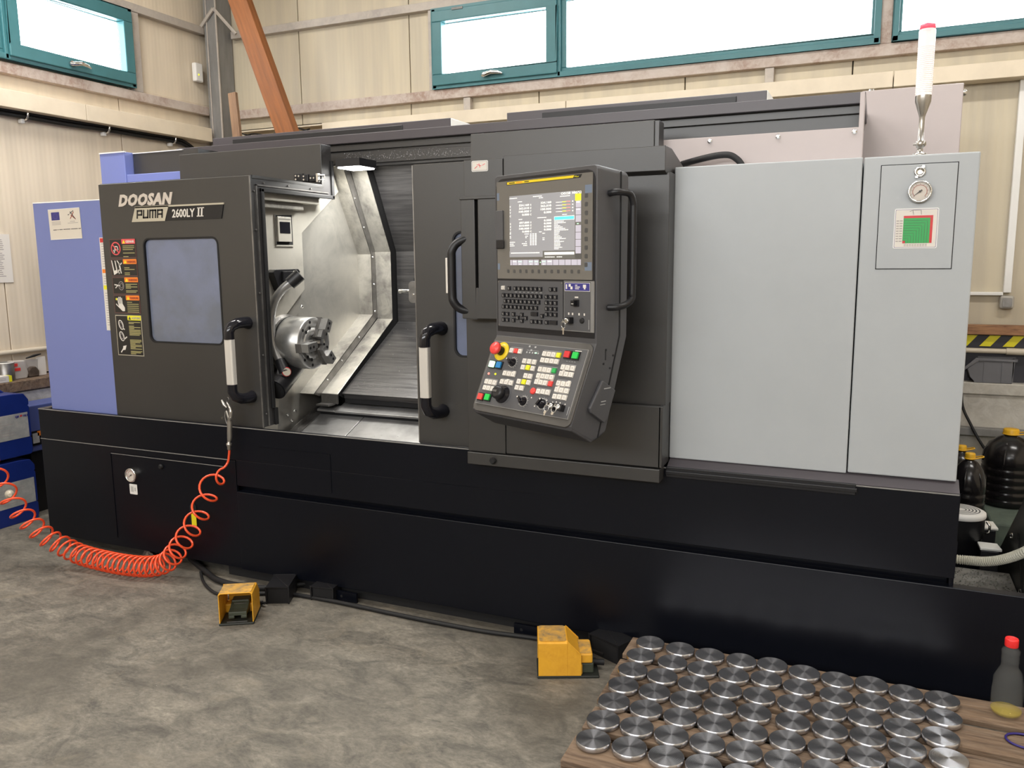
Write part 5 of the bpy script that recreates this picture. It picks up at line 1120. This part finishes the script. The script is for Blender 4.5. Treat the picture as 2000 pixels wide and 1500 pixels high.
# ------------------------------------------------------------------ things around the machine
# foot pedals
def pedal(label, loc, rotz):
    t = thing('foot_pedal', label, 'pedal', loc, rotz); W = .148
    m = MB('pedal_black'); m.box(-.002, W + .002, -.004, .235, 0, .010); m.build('base_plate', t, bev=.003)
    m = MB('pedal_yellow')
    # hood: inverted U open at the front, shoulders sloping down at the back
    m.prism([(0, .010), (.004, .010), (.004, .140), (.012, .146), (W - .012, .146), (W - .004, .140), (W - .004, .010), (W, .010), (W, .142), (W - .010, .150), (.010, .150), (0, .142)], 0, .112, 'y')
    m.prism([(0.112, .010), (.112, .150), (.118, .146), (.165, .098), (.165, .010)], 0, .005, 'x'); m.prism([(0.112, .010), (.112, .150), (.118, .146), (.165, .098), (.165, .010)], W - .005, W, 'x')
    m.add([(0, .112, .150), (W, .112, .150), (W, .160, .098), (0, .160, .098), (0, .112, .146), (W, .112, .146), (W, .156, .095), (0, .156, .095)], [(0, 1, 2, 3), (4, 7, 6, 5), (0, 4, 5, 1), (2, 6, 7, 3), (1, 5, 6, 2), (0, 3, 7, 4)])
    m.build('hood', t, bev=.003, label='yellow hood')
    m = MB('pedal_worn'); m.prism(rrect(.006, W - .006, .003, .108, .012), .150, .1508, 'z'); m.build('worn_top', t)
    m = MB('pedal_yellow'); m.box(.012, W - .012, .150, .210, .055, .094); m.box(.004, W - .004, .112, .170, .010, .052); m.build('rear_guard', t, bev=.006)
    m = MB('pedal_worn'); m.prism(rrect(.016, W - .016, .154, .206, .006), .094, .0952, 'z'); m.build('worn_guard', t)
    m = MB('pedal_green'); m.box(.022, W - .022, .165, .215, .010, .050); m.box(.035, W - .035, .10, .16, .010, .075); m.build('switch_body', t, bev=.004)
    m = MB('pedal_green'); m.prism([(.030, .030), (.030, .048), (.062, .052), (.12, .075), (.12, .05), (.06, .03)], .034, W - .034, 'x'); m.box(.034, .060, .028, .034, .018, .032); m.box(W - .060, W - .034, .028, .034, .018, .032); m.build('treadle', t, bev=.003)
    m = MB('key_letter'); m.box(.048, W - .045, .088, .092, .052, .064, 'steel_mid'); m.box(.03, W - .03, .010, .013, .0105, .0125, 'steel_mid'); m.build('spring_plate', t)
    m = MB('rubber'); m.tube([(W / 2, .215, .030), (W / 2, .26, .028)], .012, 10); m.build('cable_gland', t)
    return t
pedal('yellow foot pedal facing the camera, on the floor below the air hose', (-2.583, 2.612, 0), R(30.9))
pedal('yellow foot pedal seen from its side, next to the pallet of discs', (-1.163, 2.868, 0), R(-66.5))
def cable(name, label, pts, r, mt='rubber', n=6, cat='cable', group=None):
    m = MB(mt); m.tube(spline(pts, n), r, 8); return simple(m, name, label, cat, group, org=pts[0])
cable('floor_cable', 'black cable running along the floor at the foot of the machine to the right pedal', [(-2.72, 2.90, .010), (-2.55, 2.99, .010), (-2.30, 3.01, .010), (-1.95, 3.0, .010), (-1.67, 2.995, .010), (-1.45, 3.00, .010), (-1.22, 3.025, .010), (-1.0, 3.02, .010), (-.92, 2.99, .015)], .010)
cable('floor_cable', 'black hose bundle curling behind the left pedal, upper strand', [(-3.30, 3.16, .02), (-3.10, 3.06, .016), (-2.95, 2.99, .016), (-2.78, 2.975, .016), (-2.62, 3.02, .016), (-2.5, 3.12, .02)], .015)
cable('floor_cable', 'thin black cable looping out onto the floor behind the left pedal', [(-3.12, 3.05, .010), (-3.0, 2.95, .008), (-2.86, 2.875, .008), (-2.70, 2.85, .008), (-2.58, 2.86, .010), (-2.53, 2.85, .02)], .007)
def foot(name, label, x, y, w_, d_, h_, rz):
    t = thing(name, label, 'bracket', (x, y, 0), R(rz)); m = MB('black'); m.box(-w_ / 2, w_ / 2, -d_ / 2, d_ / 2, h_ - .006, h_); m.box(-w_ / 2, -w_ / 2 + .006, -d_ / 2, d_ / 2, 0, h_); m.box(w_ / 2 - .006, w_ / 2, -d_ / 2, d_ / 2, 0, h_); m.build('channel', t, bev=.002)
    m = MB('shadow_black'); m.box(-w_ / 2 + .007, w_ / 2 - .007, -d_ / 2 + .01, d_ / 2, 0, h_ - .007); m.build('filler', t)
foot('channel_bracket', 'black channel bracket on the floor right behind the left pedal', -2.53, 2.97, .11, .16, .085, 25)
foot('channel_bracket', 'black channel bracket on the floor right of the left pedal, under the machine edge', -2.33, 3.055, .12, .10, .07, 8)
foot('channel_bracket', 'black angle bracket on the floor between the right pedal and the pallet', -.90, 3.02, .16, .10, .085, -25)
m = MB('cloth'); random.seed(9)
for k in range(9):
    x, y = random.uniform(-.16, .16), random.uniform(-.06, .06); r = random.uniform(.03, .055)
    vs = [(x + r * math.cos(a) * random.uniform(.7, 1.3), y + r * math.sin(a), 0) for a in [R(60 * q) for q in range(6)]] + [(x + random.uniform(-.02, .02), y, random.uniform(.04, .075))]
    m.add(vs, [(i, (i + 1) % 6, 6) for i in range(6)] + [tuple(reversed(range(6)))])
o = simple(m, 'rag', 'crumpled brown rag under the machine edge behind the coiled hose', 'rag'); o.location = (-3.55, 3.14, .002)

# coiled air hose with blow gun
HP = [((-2.856, 3.020, .640), 0.0), ((-2.865, 3.0, .590), .25), ((-2.93, 2.985, .535), 1.0), ((-2.985, 2.98, .430), 2.0), ((-3.04, 2.97, .330), 3.1), ((-3.105, 2.96, .235), 4.3), ((-3.165, 2.945, .155), 5.8), ((-3.225, 2.93, .090), 8.0), ((-3.31, 2.905, .064), 11.0),
      ((-3.45, 2.885, .058), 15.5), ((-3.62, 2.88, .060), 20.5), ((-3.77, 2.87, .075), 24.5), ((-3.86, 2.845, .115), 27.0), ((-3.93, 2.80, .175), 29.0), ((-4.0, 2.77, .250), 30.7), ((-4.07, 2.75, .335), 32.2), ((-4.145, 2.74, .440), 33.6), ((-4.22, 2.74, .540), 34.9), ((-4.35, 2.74, .68), 36.5), ((-4.6, 2.75, .85), 38.5)]
cen = spline([p for p, _ in HP], 40)
def ph(i):
    k = min(i // 40, len(HP) - 2); return HP[k][1] + (HP[k + 1][1] - HP[k][1]) * ((i - k * 40) / 40)
path = [Vector((-2.843, 3.018, .715)), Vector((-2.848, 3.020, .68))]
N_ = len(cen); tot = HP[-1][1]; steps = int(tot * 20); j = 0; side_ = None
for q in range(steps + 1):
    turn = tot * q / steps
    while j < N_ - 2 and ph(j + 1) < turn: j += 1
    a_, b_ = ph(j), ph(j + 1); tt = 0 if b_ == a_ else (turn - a_) / (b_ - a_)
    c = cen[j].lerp(cen[j + 1], max(0, min(1, tt))); d = (cen[min(j + 3, N_ - 1)] - cen[max(j - 3, 0)]).normalized()
    dep = Vector((-.62, .76, -.2)); v = (dep - d * dep.dot(d)).normalized(); u = d.cross(v).normalized()
    v = (v * math.cos(R(17)) - d * math.sin(R(17))); r = .050 * min(1, turn / .9)
    a = 2 * math.pi * turn + 1.2; path.append(c + (u * math.cos(a) + v * math.sin(a)) * r)
HO = thing('air_hose', 'bright orange coiled air hose with a metal blow gun hanging from the left door handle', 'hose', (-3.2, 2.93, 0))
m = MB('hose_orange'); m.tube(path, .0058, 8); m.build('coil', HO, org=(-3.2, 2.93, 0))
OH = (-3.2, 2.93, 0)
m = MB('gun_metal'); m.lathe([(.007, 0), (.010, .004), (.010, .018), (.013, .022), (.014, .032), (.009, .036), (.009, .044)], (-2.846, 3.018, .690), (.04, 0, 1), 12); m.build('hose_fitting', HO, org=OH)
m = MB('gun_metal'); m.tube([(-2.844, 3.02, .735), (-2.840, 3.02, .75), (-2.834, 3.02, .83), (-2.831, 3.02, .845)], [.010, .013, .0125, .010], 12); m.tube(spline([(-2.831, 3.02, .840), (-2.822, 3.02, .872), (-2.826, 3.02, .900), (-2.842, 3.02, .925)], 5), [.011] * 8 + [.009] * 4 + [.006] * 4, 10); m.tube([(-2.838, 3.02, .845), (-2.850, 3.02, .885)], .007, 8); m.lathe([(.008, 0), (.008, .012)], (-2.818, 3.012, .846), (0, -1, 0), 10); m.build('gun_body', HO, org=OH)
m = MB('gun_metal'); m.tube([(-2.846, 3.02, .900), (-2.862, 3.02, .912), (-2.876, 3.02, .936)], [.006, .009, .005], 8); m.build('nozzle', HO, org=OH)
m = MB('steel_mid'); m.tube([(-2.858, 3.02, .880), (-2.862, 3.02, .855), (-2.856, 3.02, .828), (-2.845, 3.02, .808)], .0035, 6); m.lathe([(.006, 0), (.006, .006)], (-2.874, 3.018, .848), (0, -1, 0), 8, 'chrome'); m.build('trigger', HO, org=OH)
m = MB('dark_chrome'); m.tube([(-2.838 + .009 * math.cos(R(a)), 3.02, .938 + .014 * math.sin(R(a))) for a in range(0, 360, 30)], .002, 6, closed=True); m.tube([(-2.832, 3.02, .950), (-2.815, 3.012, .985), (-2.800, 3.005, 1.018)], .0018, 6); m.build('hanging_ring', HO, org=OH)

m = MB('nameplate_gold'); m.lathe([(.012, -.03), (.020, -.026), (.024, -.02), (.024, .02), (.018, .026), (.010, .04)], (-4.335, 2.90, .335), (.8, -.5, .1), 14); m.build('brass_fitting', HO, org=OH, bev=0)
# jerrycans at the left edge
def jerry(label, z):
    t = thing('jerrycan', label, 'jerrycan', (-4.945, 3.235, z)); m = MB('can_blue')
    prof = [(-.15, 0.004), (-.135, 0), (.135, 0), (.15, .004), (.158, .03), (.158, .10), (.150, .108), (.158, .118), (.158, .30), (.150, .309), (.158, .318), (.158, .345), (.13, .385), (.06, .392), (-.06, .392), (-.12, .375), (-.158, .34), (-.158, .03)]
    m.prism(prof, -.145, .145, 'x'); m.build('body', t, bev=.016, seg=4)
    m = MB('can_blue'); m.tube([(0, -.08, .385), (0, -.07, .403), (0, .07, .403), (0, .09, .385)], .013, 8); m.build('handle', t)
    m = MB('can_blue'); m.lathe([(.03, 0), (.03, .02), (.026, .024)], (.05, -.12, .372), (0, 0, 1), 18); m.build('cap', t)
    m = MB('label_dirty')
    m.box(.1452, .1462, -.13, .142, .112, .268)
    if z > .1: m.M = Matrix.Translation((.1466, 0, 0)) @ Matrix.Rotation(R(90), 4, 'Z'); m.text('Q8', .060, 0, .243, .017, 'flag_blue', width=.024, bold=.0008); m.prism([(.090, .246), (.094, .256), (.106, .256), (.102, .246)], -.0005, .0004, 'y', 'red'); m.text('OILS', .110, 0, .243, .016, 'flag_blue', width=.032, bold=.0006); m.M = None
    random.seed(int(z * 100) + 2)
    for k in range(6): m.box(.1462, .1466, -.12, .02 + random.uniform(-.05, .06), .225 - k * .017, .228 - k * .017, 'ink_soft')
    m.build('label', t); return t
jerry('dark blue plastic jerrycan standing on the floor, the lower of the two', 0.0)
jerry('dark blue plastic jerrycan with a white label, stacked on the other one', .418)
# blue tank behind the cans
t = thing('coolant_tank', 'blue and black metal tank between the jerrycans and the machine', 'tank', (-5.0, 4.0, 0))
m = MB('tank_blue'); m.box(-.09, .10, -.56, .60, .40, .70); m.build('body', t, bev=.006)
m = MB('black'); m.box(-.088, .103, -.55, .59, .44, .535); m.build('band', t, bev=.002)
m = MB('label_dirty'); m.box(.103, .105, -.535, -.49, .455, .52); m.box(.103, .105, -.50, -.47, .50, .53, 'orange'); m.build('label', t)
m = MB('black'); m.box(-.085, .095, -.55, .59, 0, .40); m.build('plinth', t, bev=.003)

# pallet and the turned discs
PO = thing('wooden_pallet', 'worn wooden pallet on the floor at the lower right, under the rows of discs', 'pallet', (-.08, 2.4, 0), R(0))
edges = [(2.93, 2.782), (2.742, 2.606), (2.578, 2.440), (2.395, 2.262), (2.215, 2.075), (2.035, 1.90)]
random.seed(4)
for y1, y0 in edges:
    m = MB('pallet_wood'); dz = random.uniform(-.002, .001); dx = random.uniform(-.006, .006)
    m.box(-.782 + .02 * (2.93 - y1) / 1 + dx, .62 + dx, y0, y1, .122, .1435 + dz); m.build('deck_board', PO, org=(-.08, 2.4, 0), bev=.003)
for x in (-.72, -.09, .55):
    m = MB('pallet_wood'); m.box(x - .05, x + .05, 1.905, 2.925, .100, .1215); m.build('cross_board', PO, org=(-.08, 2.4, 0), bev=.003)
    for y in (1.97, 2.42, 2.86):
        m = MB('pallet_wood'); m.box(x - .05, x + .05, y - .06, y + .06, .022, .0995); m.build('block', PO, org=(-.08, 2.4, 0), bev=.004)
for y in (1.97, 2.42, 2.86):
    m = MB('pallet_wood'); m.box(-.78, .62, y - .05, y + .05, 0, .0215); m.build('bottom_board', PO, org=(-.08, 2.4, 0), bev=.003)
DISCS = [[(-0.703, 2.871), (-0.588, 2.864), (-0.478, 2.858), (-0.366, 2.861), (-0.26, 2.872), (-0.151, 2.857), (-0.043, 2.849), (0.065, 2.862), (0.17, 2.845), (0.277, 2.846)],
[(-0.71, 2.761), (-0.592, 2.753), (-0.484, 2.746), (-0.375, 2.744), (-0.268, 2.762), (-0.159, 2.747), (-0.042, 2.737), (0.067, 2.74), (0.17, 2.728), (0.275, 2.729)],
[(-0.709, 2.645), (-0.602, 2.641), (-0.492, 2.631), (-0.383, 2.633), (-0.276, 2.639), (-0.166, 2.633), (-0.058, 2.628), (0.047, 2.631), (0.152, 2.614), (0.258, 2.608)],
[(-0.711, 2.532), (-0.602, 2.529), (-0.494, 2.52), (-0.385, 2.523), (-0.277, 2.527), (-0.160, 2.520), (-0.051, 2.518), (0.056, 2.522), (0.163, 2.506), (0.271, 2.493)],
[(-0.71, 2.418), (-0.601, 2.415), (-0.49, 2.410), (-0.383, 2.412), (-0.275, 2.412), (-0.166, 2.408), (-0.056, 2.406), (0.053, 2.411), (0.161, 2.396)],
[(-0.71, 2.302), (-0.602, 2.304), (-0.493, 2.300), (-0.385, 2.302), (-0.277, 2.301), (-0.168, 2.297), (-0.059, 2.294), (0.05, 2.299)],
[(-0.705, 2.186), (-0.594, 2.190), (-0.483, 2.188), (-0.374, 2.186), (-0.266, 2.184), (-0.157, 2.184), (-.048, 2.182), (.061, 2.184)]]
prof = [(.044, 0), (.050, .002), (.0521, .0045), (.0526, .006), (.0526, .0175), (.0511, .0190), (.0510, .0192), (.030, .0192), (.0003, .0192)]
m = MB('turned_aluminium'); m.lathe(prof[:6], n=48); m.lathe(prof[5:], n=64, smooth=False); base_disc = m.build('metal_disc')
ORD = ['first', 'second', 'third', 'fourth', 'fifth', 'sixth', 'seventh', 'eighth', 'ninth', 'tenth']
first = True; random.seed(21)
for r_, row in enumerate(DISCS):
    for c_, (x, y) in enumerate(row):
        if first: o = base_disc; first = False
        else: o = base_disc.copy(); COL.objects.link(o)
        z = .1440
        o.location = (x, y, z); o.rotation_euler = (R(random.uniform(-.3, .3)), R(random.uniform(-.3, .3)), random.uniform(0, 6.28))
        rn = 'row against the machine' if r_ == 0 else '%s row from the machine' % ORD[r_]
        tag(o, 'shiny turned metal disc, %s from the left in the %s' % (ORD[c_], rn), 'disc', 'turned metal discs on the pallet')
# plastic bottle with a red cap
t = thing('plastic_bottle', 'clear squeezed plastic bottle with a red cap and a little yellow oil', 'bottle', (.460, 2.862, .144), R(-6))
m = MB('pet'); random.seed(8)
P_ = [(.030, 0), (.042, .004), (.045, .02), (.046, .05), (.044, .09), (.041, .12), (.034, .145), (.0255, .160), (.0245, .175), (.0262, .180), (.0245, .185), (.0262, .190), (.024, .200), (.026, .206), (.0265, .215), (.017, .228), (.017, .236)]
m.lathe(P_, n=28, caps=False); m.lathe([(.030, 0), (.0005, .003)], n=28, caps=False); m.V = [v + Vector((random.uniform(-.0022, .0022), random.uniform(-.0022, .0022), 0)) if .03 < v.z < .15 else v for v in m.V]; m.build('bottle_body', t)
m = MB('oil'); m.lathe([(.028, .003), (.041, .006), (.0435, .015), (.0436, .0165), (.001, .0165)], n=28); m.build('oil', t)
m = MB('cap_red'); m.lathe([(.019, .230), (.0195, .232), (.0195, .252), (.018, .256), (.012, .256), (.011, .254)], n=24); m.build('cap', t)
m = MB('ring_blue'); m.tube([(.052 * math.cos(a), .040 * math.sin(a), 0) for a in [R(15 * k) for k in range(24)]], .0035, 6, closed=True); o = simple(m, 'rubber_ring', 'dark blue ring lying on the pallet at the right edge', 'ring'); o.location = (.492, 2.702, .1475)

# behind the right end of the machine
def jug(label, x, y, z, r, h, capmat='cap_yellow'):
    t = thing('water_jug', label, 'jug', (x, y, z)); m = MB('bottle_black'); P = [(r * .88, 0), (r, .02 * h / .4)]
    for k in range(5): zz = h * (.10 + .105 * k); P += [(r, zz), (r * .955, zz + h * .018), (r, zz + h * .036)]
    P += [(r, h * .64), (r * .96, h * .72), (r * .78, h * .84), (r * .45, h * .93), (r * .24, h * .955), (r * .22, h)]
    m.lathe(P, n=32); m.build('bottle_body', t)
    m = MB('bottle_black')
    for k in range(6):
        a = R(60 * k + 12); m.tube([(r * 1.0 * math.cos(a), r * 1.0 * math.sin(a), h * .60), (r * .92 * math.cos(a), r * .92 * math.sin(a), h * .74), (r * .62 * math.cos(a), r * .62 * math.sin(a), h * .88)], [.004, .009, .003], 6)
    m.build('shoulder_rib', t)
    m = MB(capmat); m.lathe([(r * .30, h * .965), (r * .30, h * 1.03), (r * .26, h * 1.045), (.001, h * 1.045)], n=20); m.build('cap', t)
    m = MB(capmat); m.tube([(r * .3 * math.cos(R(a)) + (r * .45 if -60 < a < 60 else 0), r * .3 * math.sin(R(a)), h * .975 + (.012 if -60 < a < 60 else 0)) for a in range(-180, 180, 20)], .0035, 6, closed=True); m.build('carry_ring', t)
    return t
jug('big black plastic jug with a yellow cap on the green mat, the largest jug', .735, 5.13, .232, .132, .405)
jug('black plastic jug with a bright yellow cap behind the machine corner, front one', .480, 4.50, .235, .078, .385)
jug('black plastic jug with an orange cap, mostly hidden behind the machine corner', .475, 4.85, .235, .080, .350)
m = MB('mat_green'); m.prism([(.62, 4.72), (1.3, 4.72), (1.3, 5.48), (.61, 5.48)], .0, .231, 'z'); simple(m, 'green_box', 'lumpy green covered box under the biggest black jug', 'box', bev=.012)
m = MB('conveyor_dark'); m.box(.38, .546, 4.40, 4.98, 0, .234); simple(m, 'low_stand', 'dark low stand under the two smaller black jugs', 'stand', bev=.004)
t = thing('coolant_pump', 'black round pump with a white slotted top behind the machine corner', 'pump', (.425, 4.215, 0))
m = MB('black'); m.lathe([(.095, 0), (.095, .30), (.105, .31), (.105, .405)], n=32); m.build('body', t)
m = MB('white'); m.lathe([(.108, .400), (.110, .406), (.108, .420), (.094, .427), (.002, .427)], n=36); m.build('cover', t)
m = MB('plate_grey')
for r in (.022, .036, .050, .064, .078): m.lathe([(r, .4272), (r + .006, .4272), (r + .006, .4274)], n=32, smooth=False, caps=False)
m.build('slot', t)
m = MB('chrome'); m.tube([(.108, -.02, .33), (.120, -.03, .34), (.122, -.03, .37), (.110, -.02, .385)], .006, 8); m.build('bracket', t)
for (x, y, z, w_, d_, lb) in ((.540, 4.11, .30, .075, .09, 'black box with a bent white cover in front of the black pump'), (.578, 4.50, .285, .06, .12, 'small black box with a white lid right behind the black pump')):
    t = thing('motor_box', lb, 'box', (x, y, 0)); m = MB('black'); m.box(-w_ / 2, w_ / 2, -d_ / 2, d_ / 2, 0, z - .012); m.build('body', t, bev=.004)
    m = MB('edge_white'); m.prism([(-w_ / 2 - .002, -d_ / 2 - .002), (w_ / 2 + .010, -d_ / 2 + .004), (w_ / 2, d_ / 2), (-w_ / 2 - .006, d_ / 2)], z - .012, z, 'z'); m.build('cover', t, bev=.003)
m = MB('conveyor_dark'); m.prism([(3.30, 0.0), (4.62, 0.0), (4.60, .06), (3.86, .62), (3.60, .98), (3.30, 1.02)], .625, .98, 'x'); cv = thing('chip_conveyor', 'dark sloping chip conveyor housing at the right edge behind the machine', 'conveyor', (.8, 3.9, 0)); m.build('housing', cv, org=(.8, 3.9, 0), bev=.006)
m = MB('chrome'); m.lathe([(.014, 0), (.012, .008), (.004, .010)], (.625, 3.78, .22), (-1, 0, 0), 12); m.lathe([(.014, 0), (.012, .008), (.004, .010)], (.625, 4.10, .36), (-1, 0, 0), 12); m.build('bolt', cv, org=(.8, 3.9, 0))
m = MB('shadow_black'); m.prism([(3.62, .10), (3.63, .10), (3.95, .42), (3.94, .42)], .621, .6255, 'x'); m.build('seam', cv, org=(.8, 3.9, 0))
# ribbed hose
pts = spline([(.312, 3.64, .374), (.40, 3.62, .383), (.47, 3.58, .402), (.535, 3.54, .44), (.60, 3.47, .515), (.72, 3.40, .66), (.90, 3.38, .80)], 22)
m = MB('flex_beige'); m.tube(pts, [.0175 + .0022 * (1 if k % 2 else -1) for k in range(len(pts))], 14, smooth=False); simple(m, 'ribbed_hose', 'beige ribbed plastic hose curving from the machine corner to the chip conveyor', 'hose', org=(.312, 3.64, .37))
m = MB('rubber'); m.tube(spline([(.50, 5.545, 1.0), (.515, 5.545, .84), (.53, 5.54, .70), (.575, 5.50, .60), (.63, 5.46, .50), (.70, 5.43, .40)], 6), .008, 8); simple(m, 'cable', 'black cable hanging down the back wall to the big jug at the right', 'cable', org=(.5, 5.54, .7))
# swarf on the floor
t = thing('drip_tray', 'grey tray full of metal chips at the right end of the machine', 'tray', (.47, 3.8, 0)); OT = (.47, 3.8, 0)
m = MB('chip_floor'); m.box(.315, .62, 3.50, 4.055, 0, .200); m.build('tray_body', t, org=OT, bev=.003)
m = MB('chips'); random.seed(77)
for k in range(700):
    x, y = random.uniform(.325, .61), random.uniform(3.52, 4.045); r = random.uniform(.002, .0055); a = random.random() * 6.3
    m.add([(x - r * math.cos(a), y - r * math.sin(a), .2006), (x + r * math.cos(a), y + r * math.sin(a), .2006), (x + random.uniform(-r, r), y, .2006 + r)], [(0, 1, 2)])
o = simple(m, 'metal_swarf', 'bright metal chips lying on the grey tray at the right end of the machine', 'chips', org=(.5, 3.8, .2)); o['kind'] = 'stuff'
m = MB('chips'); random.seed(78)
for k in range(230):
    g = random.random()
    if g < .55: x, y = random.gauss(-2.25, .14), random.gauss(2.93, .07)
    else: x, y = random.uniform(-3.4, -.9), random.uniform(1.5, 2.95)
    if y > 3.0 or (x < -2.41 and 2.58 < y < 2.9 and x > -2.75): continue
    r = random.uniform(.0012, .0034); a = random.random() * 6.3
    m.add([(x - r * math.cos(a), y - r * math.sin(a), .001), (x + r * math.cos(a), y + r * math.sin(a), .001), (x, y, .001 + r)], [(0, 1, 2)])
o = simple(m, 'metal_swarf', 'tiny metal chips scattered over the open floor near the pedals', 'chips', org=(-2, 2.4, 0)); o['kind'] = 'stuff'
# ceiling lamps (the fittings that carry the hall light)
for i, (x, y, _e) in enumerate(LAMPS):
    t = thing('ceiling_lamp', 'white fluorescent hall lamp under the ceiling, %s, %s' % ('front row over the machine' if y > 0 else 'rear row behind the camera', ('at the left', 'in the middle', 'at the right')[i % 3]), 'lamp', (x, y, 4.45), group='hall lamps')
    m = MB('white'); m.box(-.80, .80, -.17, .17, -.05, 0); m.build('fitting', t)
